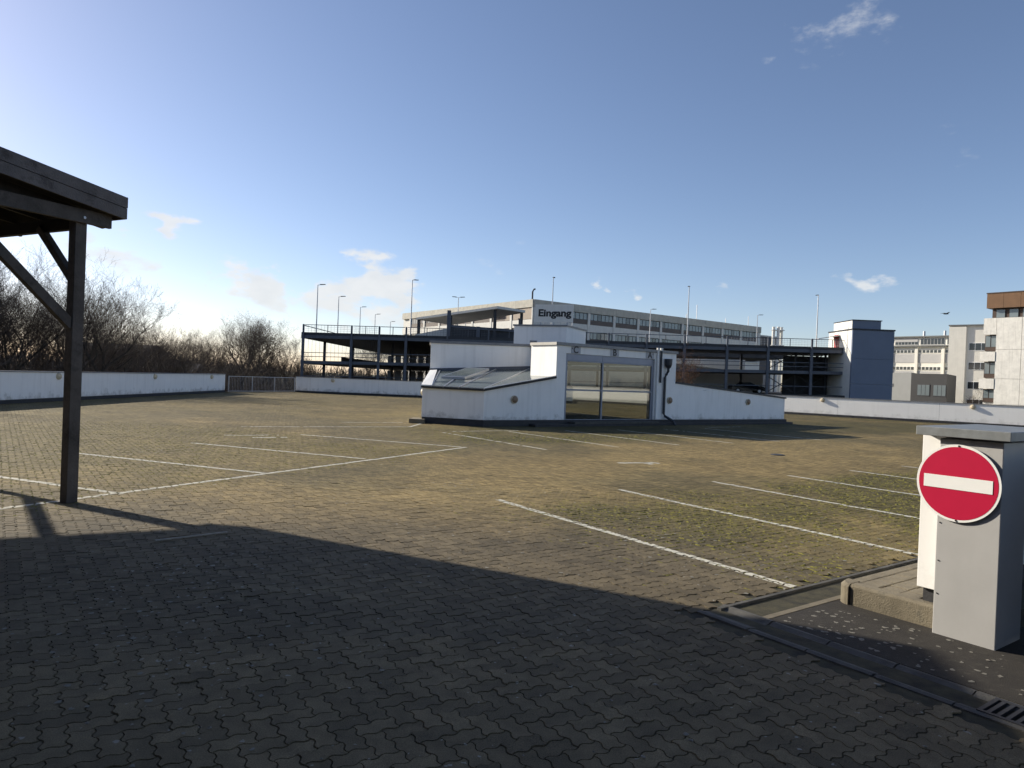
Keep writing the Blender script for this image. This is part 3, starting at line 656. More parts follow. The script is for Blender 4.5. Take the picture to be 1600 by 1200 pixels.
# plinth
for p, q in ((B0,AA),(AA,ts(10.8,0)),(ts(10.8,0),ts(19.9,0))):
    wallseg('plinth', np.array(p)-E2*.03, np.array(q)-E2*.03, .2, -.02, zp-.005, 'dark_plinth')
obj('plinth_slab', MB().prism([ts(2.2,-.45), ts(20.2,-.22), ts(20.2,.05), ts(2.2,.05)], -.02, .10), 'dark_plinth', pv)
obj('plinth_slab', MB().prism([(-3.95,27.55),(-3.35,27.45),(-3.3,28.4),(-3.9,28.5)], -.02, .17), 'concrete', pv, .01)
obj('step', MB().prism([ts(4.3,-.40), ts(9.4,-.40), ts(9.4,-.05), ts(4.3,-.05)], .102, .185), 'gutter_concrete', pv)
obj('floor', MB().prism([ts(3.9,.1), ts(10.75,.1), ts(10.75,8.1), ts(3.9,8.1)], -.01, .12), 'gutter_concrete', pv)
obj('ceiling', MB().prism([ts(3.9,.45), ts(10.5,.45), ts(10.5,7.9), (-1.5,35.6), (1.25,34.3), (1.15,30.9)], 2.85, 2.95), 'interior', pv)
ROOF = [(-3.85,34.15), (-1.93,34.15), (1.0,34.15), (.95,30.75), ts(3.6,.1), ts(10.7,.1), ts(10.7,8.1), (-4.15,36.9)]
obj('roof', MB().prism(ROOF, 3.20, 3.37), 'dark_plinth', pv)
capm = [(U0,UB,'coping_grey'),(UB,U1,'coping_grey'),(U1,UF,'coping_grey'),(ts(3.51,1.73),ts(3.51,-.05),'sunlit_cap'),(ts(3.46,0),ts(10.86,0),'coping_grey'),(ts(10.8,0),ts(10.8,8.2),'coping_grey'),((-4.3,37.0),U0,'coping_grey'),(ts(10.8,8.2),(-4.3,37.0),'coping_grey')]
mat('sunlit_cap', (.42,.40,.36), .6, .08, 4)  # roof edge on the sunlit pier flank, sunlight put into its paler colour
for i, (p, q, m) in enumerate(capm):
    p, q = np.array(p), np.array(q); d = (q-p)/np.linalg.norm(q-p); n = np.array([-d[1],d[0]])
    obj('roof_edge', MB().prism([p-n*.07, q-n*.07, q+n*.24, p+n*.24], 3.332+.0015*i+(.10 if p[1] > 33.9 else 0), 3.452+.0015*i+(.10 if p[1] > 33.9 else 0)), m, pv)
# penthouse
PH = [(0.0,35.3),(2.54,34.4),(3.75,37.1),(1.2,38.0)]
obj('penthouse', MB().prism(PH, 3.38, 4.50), 'white_render', pv)
cen = np.mean(PH, 0); obj('penthouse_edge', MB().prism([cen+(np.array(p)-cen)*1.035 for p in PH], 4.502, 4.58), 'coping_grey', pv)
obj('vent', MB().lathe((.25,35.45,4.58), (0,0,1), [(0,.05),(.25,.05),(.25,.09),(.31,.09)], 12), 'pipe_dark', pv)
# doors
fr = lambda n, t0, t1, z0, z1, s0=.06, s1=.14, m='frame_grey', par=None: obj(n, MB().prism([ts(t0,s0), ts(t1,s0), ts(t1,s1), ts(t0,s1)], z0, z1), m, par or pv)
fr('door_frame', 4.03,4.16,.19,3.0); fr('door_frame', 9.22,9.35,.19,3.0); fr('door_frame', 4.162,9.218,.19,.27); fr('door_frame', 4.162,9.218,2.70,2.77)
fr('door_mullion', 6.13,6.21,.272,2.698, .05,.15)
fr('header_panel', 4.162,6.14,2.772,3.015,.065,.13,'header_grey'); fr('header_panel', 6.16,9.218,2.772,3.015,.065,.13,'header_grey')
for t0, t1 in ((4.162,6.128),(6.212,9.218)):
    fr('transom', t0, t1, 1.47, 1.54, .055,.145)
    for z0, z1 in ((.272,1.468),(1.542,2.698)): fr('glass_pane', t0, t1, z0, z1, .095, .105, 'door_glass')
for s0, s1 in ((1.22,7.93),):
    obj('glass_pane', MB().prism([ts(10.70,s0),ts(10.71,s0),ts(10.71,s1),ts(10.70,s1)], .14, 2.74), 'door_glass', pv)
    obj('window_mullion', MB().prism([ts(10.67,s1),ts(10.74,s1),ts(10.74,s1+.06),ts(10.67,s1+.06)], .14, 2.74), 'frame_grey', pv)
# letters over the doors
RM = Matrix(((E1[0],0,E2[0]*-1,0),(E1[1],0,E2[1]*-1,0),(0,1,0,0),(0,0,0,1)))
for tt, ch_, mark in ((4.55,'C',-1),(6.80,'B',0),(9.02,'A',1)):
    p = obj('letter_panel', MB().prism([ts(tt-.26,.008), ts(tt+.26,.008), ts(tt+.26,.018), ts(tt-.26,.018)], 3.03, 3.325), 'letter_panel', pv)
    me = text_mesh(ch_, .40, .009, .004); me.transform(Matrix.Translation(Vector(ts(tt,.004,3.178))-WL[pv.name]) @ RM); link('letter', me, 'letter_black', p)
    if mark: obj('mark', MB().prism([ts(tt+mark*.20-.02,.002), ts(tt+mark*.20+.02,.002), ts(tt+mark*.20+.02,.007), ts(tt+mark*.20-.02,.007)], 3.20, 3.27), 'letter_black', p)
# glazed lean-to roof: bilinear strips with glazing bars
def bil(a, b, c, d, s, t): a,b,c,d = map(np.array,(a,b,c,d)); return (a*(1-s)+b*s)*(1-t)+(d*(1-s)+c*s)*t
g1 = [(B0[0]-.04,B0[1]-.06,1.46),(AA[0],AA[1]-.07,1.44),(*UB,2.31),(*U0,2.09)]; g2 = [(AA[0],AA[1]-.07,1.44),ts(3.49,-.05,2.04),(.84,34.0,2.39),(*UB,2.31)]
gl_e = [np.array(g1[0]), np.array(g1[1])]; gl_t = [np.array(g1[3]), np.array((.84,34.0,2.39))]; up_ = np.array([0,0,.012])
cuts = [(.17,.10),(.36,.38),(.60,.66),(1.,1.)]
def glz(c, t): return (gl_e[0]*(1-c[0])+gl_e[1]*c[0])*(1-t)+(gl_t[0]*(1-c[1])+gl_t[1]*c[1])*t
def pane(q):
    n = len(q); d = np.array([0,0,.02]); obj('roof_pane', MB().add(list(q)+[x-d for x in q], [tuple(range(n)), tuple(range(2*n-1,n-1,-1))]+[(i,n+i,n+(i+1)%n,(i+1)%n) for i in range(n)]), 'roof_glass', pv)
for c0, c1 in zip(cuts[:-1], cuts[1:]):
    for t0, t1 in ((.004,.24),(.25,.99)): pane([glz(c0,t0), glz(c1,t0), glz(c1,t1), glz(c0,t1)])
for c in cuts: obj('glazing_bar', MB().beam(glz(c,-.005)+up_, glz(c,1)+up_, .05, .045), 'galvanised', pv)
obj('glazing_bar', MB().beam(glz(cuts[0],.245)+up_*.5, glz(cuts[-1],.245)+up_*.5, .035, .03), 'galvanised', pv)
pane([np.array(g1[1]), np.array(g2[1]), gl_t[1]])
obj('verge_panel', MB().add([bil(*g1,0,0),bil(*g1,.17,0),bil(*g1,.17,1),bil(*g1,0,1)]+[bil(*g1,s,t)+np.array([0,0,.05]) for s,t in ((0,0),(.17,0),(.17,1),(0,1))], [(3,2,1,0),(4,5,6,7),(0,1,5,4),(1,2,6,5),(2,3,7,6),(3,0,4,7)]), 'white_panel', pv)
for p, q in ((g1[0],g1[1]),(g1[1],g2[1])):
    p, q = np.array(p), np.array(q); obj('eaves', MB().beam(p+np.array([0,0,-.035]), q+np.array([0,0,-.035]), .06, .085), 'dark_plinth', pv)
    obj('eaves_trim', MB().beam(p+np.array([0,.06,.03]), q+np.array([0,.06,.03]), .10, .02), 'galvanised', pv)
for p, q in ((g1[3],gl_t[1]),): obj('flashing', MB().beam(np.array(p)+np.array([0,-.02,.05]), np.array(q)+np.array([0,-.02,.05]), .03, .14), 'steel_blue', pv)
hq = [np.array((-2.98,29.9,1.86)),np.array((-2.0,29.85,1.86)),np.array((-1.05,32.0,2.30)),np.array((-2.06,32.0,2.30))]
hatch = obj('roof_hatch', MB().hexa([tuple(h-np.array([0,0,.10])) for h in hq]+[tuple(h) for h in hq]), 'galvanised', pv)
hc = np.mean(hq,0); obj('hatch_glass', MB().hexa([tuple(hc+(h-hc)*.88+np.array([0,0,-.01])) for h in hq]+[tuple(hc+(h-hc)*.88+np.array([0,0,.008])) for h in hq]), 'roof_glass', hatch)
# downpipe and flues
dp = thing('downpipe', 'dark rainwater pipe with hopper head beside the glass doors', 'downpipe', ts(10.05,-.1,0))
obj('hopper', MB().lathe(ts(10.12,-.14,2.62), (0,0,1), [(0,.06),(.08,.13),(.18,.17),(.45,.18)], 12), 'pipe_dark', dp)
obj('pipe', MB().tube([ts(10.12,-.14,2.64),ts(10.12,-.14,2.5),ts(10.05,-.10,2.35),ts(9.98,-.09,2.2),ts(9.98,-.09,.55),ts(10.02,-.12,.42),ts(10.28,-.42,.2),ts(10.35,-.5,.02)], .06, 10), 'pipe_dark', dp)
for t_, m_ in ((9.47,'white_panel'),(9.70,'pipe_dark')):
    fl = thing('flue_pipe', 'slim white capped pipe beside the glass doors' if m_ == 'white_panel' else 'slim dark capped pipe beside the glass doors', 'pipe', ts(t_,-.08,1.9))
    obj('pipe', MB().tube([ts(t_,-.07,.28 if m_ == 'white_panel' else 1.95), ts(t_,-.07,3.42)], .05, 10), m_, fl); obj('cap', MB().tube([ts(t_,-.07,3.421), ts(t_,-.07,3.55)], .07, 10), 'clad_white', fl)
fn = (-E2[0],-E2[1],0)
wall_lamp(ts(1.42,0,1.06), fn, 'round lamp with brown lens on the lean-to wall under the glass roof', .16)
wall_lamp(ts(10.42,0,1.15), fn, 'round lamp with brown lens beside the downpipe', .16)
wall_lamp(ts(16.4,0,1.15), fn, 'round lamp on the sloping white wall beyond the downpipe', .16)
wall_lamp((-3.49,28.3,1.2), (-1,.05,0), 'round cream lamp on the end of the lean-to', .15)
# roof sign
sd = np.array([math.cos(R(-19)), math.sin(R(-19))]); s0 = np.array([1.0,34.95]); s1_ = s0+sd*1.92; snn = np.array([sd[1],-sd[0]])
es = thing('eingang_sign', 'white roof board lettered Eingang above the entrance pavilion', 'sign', (*((s0+s1_)/2), 4.58))
obj('board', MB().prism([s0, s1_, s1_-snn*.06, s0-snn*.06], 4.70, 5.57), 'clad_white', es)
for f in (.15,.5,.85):
    p = s0+(s1_-s0)*f-snn*.03; obj('stand', MB().box(p[0]-.03,p[0]+.03,p[1]-.03,p[1]+.03,4.58,4.698), 'galvanised', es)
me = text_mesh('Eingang', .475, .017, .004); bb = [v.co.x for v in me.vertices]; kx = 1.66/(max(bb)-min(bb))
mc = (s0+s1_)/2+snn*.006+sd*.03
me.transform(Matrix.Translation(Vector((mc[0],mc[1],5.14))-WL[es.name]) @ Matrix(((sd[0],0,snn[0],0),(sd[1],0,snn[1],0),(0,1,0,0),(0,0,0,1))) @ Matrix.Diagonal((kx,1,1,1)))
link('lettering', me, 'letter_black', es)

# ------------------------------------------------------------------ multi-storey car park
GX0, GX1, GY = -26.8, 43.2, 90.0
f_ = lambda x: (x-GX0)/(GX1-GX0)
ZT = lambda x: 6.45+.72*f_(x); ZM = lambda x: 3.1+1.3*f_(x); ZL = lambda x: .15+1.25*f_(x)
gar = thing('parking_garage', 'open steel multi-storey car park with dark decks and railings', 'car park', (8,GY,-4))
def gslab(name, x0, x1, y0, y1, zf, d0, d1, m): return obj(name, MB().hexa([(x0,y0,zf(x0)+d0),(x1,y0,zf(x1)+d0),(x1,y1,zf(x1)+d0),(x0,y1,zf(x0)+d0),(x0,y0,zf(x0)+d1),(x1,y0,zf(x1)+d1),(x1,y1,zf(x1)+d1),(x0,y1,zf(x0)+d1)]), m, gar)
XS = 2.0
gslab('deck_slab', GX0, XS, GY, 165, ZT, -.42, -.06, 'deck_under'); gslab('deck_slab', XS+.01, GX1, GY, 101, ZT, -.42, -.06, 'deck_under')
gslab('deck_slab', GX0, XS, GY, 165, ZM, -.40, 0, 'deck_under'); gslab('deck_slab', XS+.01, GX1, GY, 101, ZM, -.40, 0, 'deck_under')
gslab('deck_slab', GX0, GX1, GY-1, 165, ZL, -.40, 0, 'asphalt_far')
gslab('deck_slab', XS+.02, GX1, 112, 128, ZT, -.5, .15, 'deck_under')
gslab('edge_beam', GX0-.1, GX1, GY-.14, GY-.002, ZT, -.46, -.08, 'steel_blue'); gslab('edge_beam', GX0-.1, GX1, GY-.10, GY-.002, ZT, -.07, .28, 'steel_dark')
gslab('edge_beam', GX0-.1, GX1, GY-.14, GY-.002, ZM, -.36, .02, 'steel_blue')
obj('edge_beam', MB().hexa([(GX0-.12,GY,5.98),(GX0-.002,GY,5.98),(GX0-.002,165,5.98),(GX0-.12,165,5.98),(GX0-.12,GY,6.4),(GX0-.002,GY,6.4),(GX0-.002,165,6.4),(GX0-.12,165,6.4)]), 'steel_blue', gar)
COLS = [-26.6,-20.5,-17.0,-13.6,-8.4,-3.2,2.0,7.2,12.0,16.8,21.6,27.0,32.2,37.7,42.9]
for x in COLS:
    obj('column', MB().box(x-.16,x+.16,GY-.36,GY-.142,-4,ZT(x)-.4), 'steel_blue', gar)
    obj('rail_post', MB().box(x-.10,x+.10,GY-.36,GY-.145,ZT(x)-.398,ZT(x)+1.28), 'steel_blue', gar)
for x in COLS[::2]:
    for y in (100.2, 118, 140): 
        if x < XS or y < 102: obj('column', MB().box(x-.15,x+.15,y-.15,y+.15,-4,ZT(x)-.43), 'steel_dark', gar)
for i, (xa, xb) in enumerate(zip(COLS[:-1], COLS[1:])):
    for zf, hs in ((ZT,(1.22,)),(ZM,(1.05,.55)),(ZL,(1.05,))):
        for h in hs: obj('railing', MB().beam((xa+.17,GY-.2,zf(xa)+h), (xb-.17,GY-.2,zf(xb)+h), .06, .08), 'steel_blue', gar)
    xm = (xa+xb)/2; obj('rail_post', MB().box(xm-.04,xm+.04,GY-.22,GY-.16,ZT(xm)+.28,ZT(xm)+1.18), 'steel_blue', gar)
    if i not in (2,) and (i < 5 or i > 10):
        mb = MB(); n = 14
        for k in range(1, n):
            x = xa+.17+(xb-xa-.34)*k/n; mb.box(x-.009,x+.009,GY-.19,GY-.175,ZT(x)+.28,ZT(x)+1.18)
        for k in range(1, 4): mb.beam((xa+.17,GY-.182,ZT(xa)+.28+.23*k),(xb-.17,GY-.182,ZT(xb)+.28+.23*k),.012,.018)
        obj('mesh_panel', mb, 'galvanised' if i > 10 else 'steel_blue', gar)
    if i < 4:                                                    # wire mesh infill of the lower storeys on the tree side
        for zf, top in ((ZM,2.9),(ZL,2.55)):
            mb = MB()
            for k in range(1, 12):
                x = xa+.17+(xb-xa-.34)*k/12; mb.box(x-.012,x+.012,GY-.19,GY-.175,zf(x)+.05,zf(x)+(top if i < 2 else 1.0))
            obj('mesh_panel', mb, 'steel_dark', gar)
for y0, y1 in ((90,106),(106,122),(122,140)):
    obj('railing', MB().beam((GX0+.05,y0,7.62),(GX0+.05,y1-.1,7.62),.06,.1), 'steel_blue', gar); obj('rail_post', MB().box(GX0,GX0+.1,y1-.05,y1+.05,6.4,7.66), 'steel_blue', gar)
for zf in (ZM, ZL):                                              # wind bracing near the stair tower
    for xa, xb in ((33.2,37.0),(37.4,40.9)):
        for s in (0, 1): obj('cross_brace', MB().beam((xa,GY+3,zf(xa)+(.1 if s else 2.4)), (xb,GY+3,zf(xb)+(2.4 if s else .1)), .07, .10), 'steel_dark', gar)
        obj('column', MB().box(xb-.12,xb+.12,GY+2.9,GY+3.1,zf(xb)-.1,zf(xb)+2.6), 'steel_dark', gar)
obj('ramp_parapet', MB().hexa([(9,104,4.3),(34,104,4.5),(34,104.3,4.5),(9,104.3,4.3),(9,104,5.55),(34,104,5.95),(34,104.3,5.95),(9,104.3,5.55)]), 'clad_white', gar)
obj('ramp_side', MB().hexa([(21,102,1.2),(36,102,1.2),(36,102.3,1.2),(21,102.3,1.2),(21,102,5.2),(36,102,3.9),(36,102.3,3.9),(21,102.3,5.2)]), 'pillar_grey', gar)
obj('inner_wall', MB().box(23,39,108,108.3,-4,4.4), 'pillar_grey', gar); obj('inner_wall', MB().box(36.2,43,95,95.3,-4,6.4), 'deck_under', gar)
obj('ramp_wall', MB().hexa([(-9.2,99,6.7),(2.4,99,6.8),(2.4,99.3,6.8),(-9.2,99.3,6.7),(-9.2,99,8.75),(2.4,99,8.3),(2.4,99.3,8.3),(-9.2,99.3,8.75)]), 'steel_dark', gar)
obj('ramp_beam', MB().beam((-9.3,98.8,8.85),(3,98.8,8.42), .3, .35), 'steel_blue', gar)
for x in (-9.1,-5.0): obj('ramp_post', MB().box(x-.25,x+.25,98.5,98.78,6.6,8.9 if x > -8 else 11.0), 'steel_blue', gar)
obj('ramp_canopy', MB().hexa([(-14.4,104,9.95),(-2.4,97,11.35),(1.5,103,11.5),(-10,113,10.0),(-14.4,104,10.25),(-2.4,97,11.7),(1.5,103,11.85),(-10,113,10.3)]), 'office_white', gar)
for x, y, z in ((-14.0,104.2,10),(-9.1,101.3,10.5),(-2.7,98,11.3),(1.0,103,11.4)): obj('canopy_post', MB().box(x-.22,x+.22,y-.15,y+.15,6.4,z), 'steel_dark', gar)
obj('ramp_side', MB().hexa([(-14.0,101,6.9),(-9.4,101,6.9),(-9.4,101.3,6.9),(-14,101.3,6.9),(-14,101,7.6),(-9.4,101,8.7),(-9.4,101.3,8.7),(-14,101.3,7.6)]), 'office_white', gar)
for zf, z0, z1 in ((ZM,.0,2.6),(ZL,-2.0,2.4)):                      # slotted rear screens of the lower storeys
    for k in range(18):
        x = GX0+.4+k*1.6; obj('rear_screen', MB().hexa([(x,150,zf(x)+z0),(x+1.15,150,zf(x)+z0),(x+1.15,150.2,zf(x)+z0),(x,150.2,zf(x)+z0),(x,150,zf(x)+z1),(x+1.15,150,zf(x)+z1),(x+1.15,150.2,zf(x)+z1),(x,150.2,zf(x)+z1)]), 'shed_grey', gar)
    obj('rear_screen', MB().box(GX0-.3,GX0-.1,112,149.9,zf(GX0)+z0,zf(GX0)+1.1), 'deck_under', gar)
# stair tower
tw = thing('stair_tower', 'blue grey clad stair tower at the end of the car park', 'tower', (44.5,90,-4))
TX0, TX1 = 41.75, 46.9
for z0, z1 in ((-4,-.6),(-.59,2.9),(2.91,6.0),(6.01,9.55)):
    obj('front_cladding', MB().box(TX0,TX1,87.6,87.9,z0,z1-.01), 'tower_blue', tw)
for z0, z1 in ((-4,6.4),(6.41,9.55)): obj('side_cladding', MB().box(TX0+.01,TX1-.01,87.902,94.2,z0,z1), 'clad_white', tw)
obj('roof_edge', MB().box(TX0-.08,TX1+.08,87.5,94.3,9.551,9.72), 'steel_dark', tw)
hut = obj('lift_head', MB().box(TX0+.15,45.4,88.0,93,9.721,10.75), 'tower_blue', tw); obj('lift_head_cladding', MB().box(TX0+.08,TX0+.148,88.02,93,9.722,10.7), 'clad_white', tw)
obj('lift_head_edge', MB().box(TX0+.05,45.5,87.9,93.1,10.751,10.85), 'steel_dark', hut)
obj('door', MB().box(TX0-.02,TX0+.008,91.2,92.6,7.2,9.2), 'stair_red', tw); obj('canopy', MB().hexa([(39.0,90.9,8.45),(TX0,90.9,9.0),(TX0,93,9.0),(39,93,8.45),(39,90.9,8.55),(TX0,90.9,9.1),(TX0,93,9.1),(39,93,8.55)]), 'galvanised', tw)
# deck lamps
def lamp_post(h, arms, label):
    t = thing('lamp_post', label, 'lamp', (0,0,0), 'lamp posts on the car park roof'); 
    obj('mast', MB().tube([(0,0,0),(0,0,h*.5),(0,0,h)], [.09,.07,.05], 8), 'galvanised', t)
    for s in arms:
        a = obj('arm', MB().beam((.03*s,0,h-.02),(.35*s,0,h+.03),.05,.05), 'galvanised', t)
        obj('lamp_head', MB().hexa([(.30*s,-.13,h),(.98*s,-.13,h+.06),(.98*s,.13,h+.06),(.30*s,.13,h),(.30*s,-.13,h+.10),(.98*s,-.13,h+.13),(.98*s,.13,h+.13),(.30*s,.13,h+.10)][::1]), 'steel_dark', a)
    return t
L1 = lamp_post(6.6, (1,), 'single arm lamp post in the row along the tree side roof edge'); L1.location = (-25.7,92.3,6.45)
for x, y in ((-26.2,105.5),(-26.3,121),(-26.4,134.6),(-26.5,152)): copy_tree(L1, (x,y,6.42))
L2 = copy_tree(L1, (-13.2,90.6,6.55), .9, (1,1,1.12), 'tall lamp post on the car park railing over the shaded white wall')
copy_tree(L1, (4.75,90.6,6.7), 1.4, (1,1,1.25), 'tall lamp post rising behind the Eingang roof sign')
copy_tree(L1, (22.1,90.6,6.9), 1.4, (1,1,1.15), 'tall lamp post on the car park edge above the downpipe and shrub')
copy_tree(L1, (38.6,90.6,7.1), 1.4, (1,1,1.05), 'tall lamp post on the car park railing next to the stair tower')
LS = 'lamp post on the rear deck of the car park against the office block'
copy_tree(L1, (9.2,112.6,7.0), math.pi, 1, LS); copy_tree(L1, (21.5,112.6,7.1), .3, 1, LS); copy_tree(L1, (39.3,115,7.1), .3, 1, LS)
D2 = lamp_post(6.9, (1,-1), 'double arm lamp post in front of the lit office wall'); D2.location = (-8.8,110,7.2)
D3 = copy_tree(D2, (-9.6,140,7.2), 0, 1, 'farther double arm lamp post before the lit office wall')
# car
car = thing('parked_car', 'dark saloon car parked on the ground floor of the car park', 'car', (30.9,93.5,ZL(31)))
def car_body(o):
    prof = [(-2.25,.35),(-2.25,.78),(-2.1,.92),(-1.35,1.0),(-.75,1.38),(.35,1.42),(1.15,1.02),(2.0,.88),(2.25,.7),(2.28,.35)]
    n = len(prof); mb = MB(); w = lambda z: .86 if z < 1.02 else .66
    vs = [(o[0]+x,o[1]-w(z),o[2]+z) for x,z in prof]+[(o[0]+x,o[1]+w(z),o[2]+z) for x,z in prof]
    obj('body', mb.add(vs, [tuple(range(n)), tuple(range(2*n-1,n-1,-1))]+[(i,n+i,n+(i+1)%n,(i+1)%n) for i in range(n)]), 'car_paint', car, .04)
    obj('side_window', MB().add([(o[0]+x,o[1]-y,o[2]+z) for x,y,z in ((-1.2,.862,1.04),(.95,.862,1.04),(.3,.69,1.36),(-.7,.69,1.34))], [(0,1,2,3)]), 'window_glass', car)
    obj('windscreen', MB().add([(o[0]+x,o[1]+y,o[2]+z) for x,y,z in ((-1.33,-.7,1.03),(-1.33,.7,1.03),(-.78,.6,1.39),(-.78,-.6,1.39))], [(3,2,1,0)]), 'window_pale', car)
    for x in (-1.4,1.4):
        for s in (-1,1):
            wh = obj('wheel', MB().lathe((o[0]+x,o[1]+s*.66,o[2]+.32), (0,s,0), [(0,.32),(.22,.32)], 18), 'tyre', car); obj('rim', MB().lathe((o[0]+x,o[1]+s*.66,o[2]+.32), (0,s,0), [(.221,.2),(.235,.18)], 14), 'galvanised', wh)
    for s in (-1,1): obj('headlight', MB().box(o[0]-2.27,o[0]-2.24,o[1]+s*.6-.16,o[1]+s*.6+.16,o[2]+.66,o[2]+.78), 'window_pale', car)
car_body((30.9,93.5,ZL(31)))

# ------------------------------------------------------------------ office building with ribbon windows
OC = np.array([3.9,150.0])
def face(o, d, depth):
    """frame on a facade: t along, s inward"""
    d = np.array(d)/np.linalg.norm(d); return lambda t, s: tuple(o+d*t+depth*s)
of = thing('office_building', 'long flat roofed office block with concrete roof band and ribbon windows', 'building', (*OC,-4))
dR, dL = E1, E2
fR = face(OC, dR, dL); fL = face(OC, dL, dR)
obj('core', MB().prism([tuple(OC+dR*.3+dL*.3), tuple(OC+dR*80+dL*.3), tuple(OC+dR*80+dL*59.7), tuple(OC+dR*.3+dL*59.7)], -4, 18.5), 'office_white', of)
BAY = 7.85; rows = [(17.15,15.6,14.6),(12.95,11.4,10.4)]
def bp(fr_, name, t0, t1, s0, s1, z0, z1, m, par=of):
    P = [fr_(t0,s0), fr_(t1,s0), fr_(t1,s1), fr_(t0,s1)]
    ar = sum(P[i-1][0]*P[i][1]-P[i][0]*P[i-1][1] for i in range(4))
    return obj(name, MB().prism(P if ar > 0 else P[::-1], z0, z1), m, par)
def office_face(fr_, nb, L_, half=0):
    nseg = nb
    for i in range(nseg): bp(fr_, 'roof_band', L_*i/nseg+.02, L_*(i+1)/nseg-.02, -.25, .5, 17.16, 18.8, 'office_concrete')
    for zt, zm, zb in rows:
        bp(fr_, 'spandrel', .02, L_, -.08, .28, zb-1.63, zb-.005, 'office_white')
    for i in range(nb+1):
        t = min(i*BAY, L_-.3); bp(fr_, 'pilaster', max(t-.35,.02), t+.35, -.18, .3, 8.75, 17.155, 'office_white')
    for i in range(nb):
        t0, t1 = i*BAY+.36, min((i+1)*BAY-.36, L_-.7)
        if t1-t0 < 1: continue
        for zt, zm, zb in rows:
            bp(fr_, 'spandrel_panel', t0, t1, .0, .25, zb, zm-.01, 'dark_panel')
            w = bp(fr_, 'window', t0, t1, .1, .28, zm, zt, 'window_frame_dark')
            n = 6
            for k in range(n):
                a, b = t0+(t1-t0)*k/n+.10, t0+(t1-t0)*(k+1)/n-.10; z1 = zt-.12
                bp(fr_, 'pane', a, b, .07, .098, zm+.1, z1, 'window_pale' if (i*7+k*3) % 5 else 'window_glass', w)
office_face(fR, 10, 79.5); 
office_face(fL, 7, 59.5)
for t0, t1, m in ((.5,7.2,'blind_brown'),(8.4,10.2,'blind_brown'),):
    bp(fL, 'blind', t0, t1, -.02, .065, 14.7, 17.1, m)
bp(fL, 'awning', 11.5, 15.3, -.9, -.02, 15.9, 17.0, 'sign_white')
ant = obj('roof_vent', MB().tube([(3.6,150.6,18.8),(3.6,150.6,20.4),(3.9,150.6,21.0),(4.2,150.6,21.0)], .18, 8), 'pipe_dark', of)
for t, h in ((56,4.2),(52,1.5),(68,1.6),(78,3)):
    p = OC+dR*t+dL*3; obj('antenna', MB().tube([(p[0],p[1],18.5),(p[0],p[1],18.8+h)], .09, 6), 'galvanised', of)
eb = thing('brown_annex', 'low brown clad annex at the far end of the office block', 'building', (*(OC+dR*84),-4))
obj('wall', MB().prism([tuple(OC+dR*80.2+dL*1), tuple(OC+dR*90+dL*1), tuple(OC+dR*90+dL*20), tuple(OC+dR*80.2+dL*20)], -4, 16.4), 'dark_panel', eb)
obj('roof_edge', MB().prism([tuple(OC+dR*80.2+dL*.8), tuple(OC+dR*90.2+dL*.8), tuple(OC+dR*90.2+dL*20.2), tuple(OC+dR*80.2+dL*20.2)], 16.41, 16.8), 'office_white', eb)
cs = thing('chimney_stack', 'cluster of white metal chimney pipes behind the car park roof', 'chimney', (57,155,-4))
for x, y in ((56.6,155),(57.5,154.6),(58.4,155.3)): obj('pipe', MB().tube([(x,y,-4),(x,y,15.4)], .34, 12), 'clad_white', cs)
for z in (8,11.3,14.6): obj('collar', MB().box(56.2,58.8,154.4,155.6,z,z+.15), 'galvanised', cs)

# ------------------------------------------------------------------ buildings on the right
DN = np.array([E1[1], -E1[0]])                                    # facade direction running towards the camera
bc = thing('ribbed_concrete_block', 'tall block of ribbed concrete panels with a brown roof storey', 'building', (56.6,85,-4))
co = np.array([56.3,85.2]); fC = face(co, DN, E1)
for i in range(5):
    t0 = 1.35+i*2.6; 
    for z0, z1 in ((-4,1.1),(1.13,4.1),(4.13,7.55),(7.58,11.3)): bp(fC, 'concrete_panel', t0+.02, t0+2.58, -.1, .3, z0, z1, 'panel_concrete', bc)
bp(fC, 'concrete_panel', 0, 1.34, -.1, .3, 9.35, 11.3, 'panel_concrete', bc)
for z0, z1 in ((6.18,7.3),(2.9,4.1),(-1,1.0)): bp(fC, 'balcony_front', -.25, 1.34, -.16, .2, z0, z1, 'panel_concrete', bc)
for z0, z1 in ((7.4,9.3),(4.2,6.12),(1.3,2.85)):
    w = bp(fC, 'window', .05, 1.33, .35, .5, z0, z1, 'brown_joint', bc)
    for a, b in ((.12,.62),(.72,1.26)): bp(fC, 'pane', a, b, .32, .348, z0+.5, z1-.1, 'window_pale', w)
bp(fC, 'core', 0, 14.4, .52, 16, -4, 11.29, 'panel_concrete', bc)
bp(fC, 'roof_storey', .5, 14, .9, 15, 11.31, 12.5, 'brown_joint', bc)
for i in range(9):
    t0 = .9+i*1.35; w = bp(fC, 'window', t0, t0+1.0, .84, .898, 11.36, 12.42, 'brown_joint', bc); bp(fC, 'pane', t0+.06, t0+.94, .81, .838, 11.42, 12.36, 'window_pale', w)
for i in range(8):
    t0 = .1+i*1.75; bp(fC, 'fascia_panel', t0+.012, t0+1.738, .2, .4, 12.52, 14.25, 'brown_fascia', bc)
bp(fC, 'roof_edge', .05, 14.2, .15, 15.5, 14.26, 14.38, 'brown_joint', bc); bp(fC, 'fascia_core', .12, 14.1, .41, 15.4, 12.52, 14.25, 'brown_joint', bc)
for s0 in range(6): bp(fC, 'fascia_panel', .06, .118, .42+s0*1.7, 2.1+s0*1.7, 12.53, 14.24, 'brown_fascia', bc)
bc.scale = (1.18,)*3; bc.location = (66.8,100.3,-5.06)
bw = thing('cream_stair_block', 'cream rendered block with three rows of windows between the white offices and the concrete block', 'building', (66.5,106,-4))
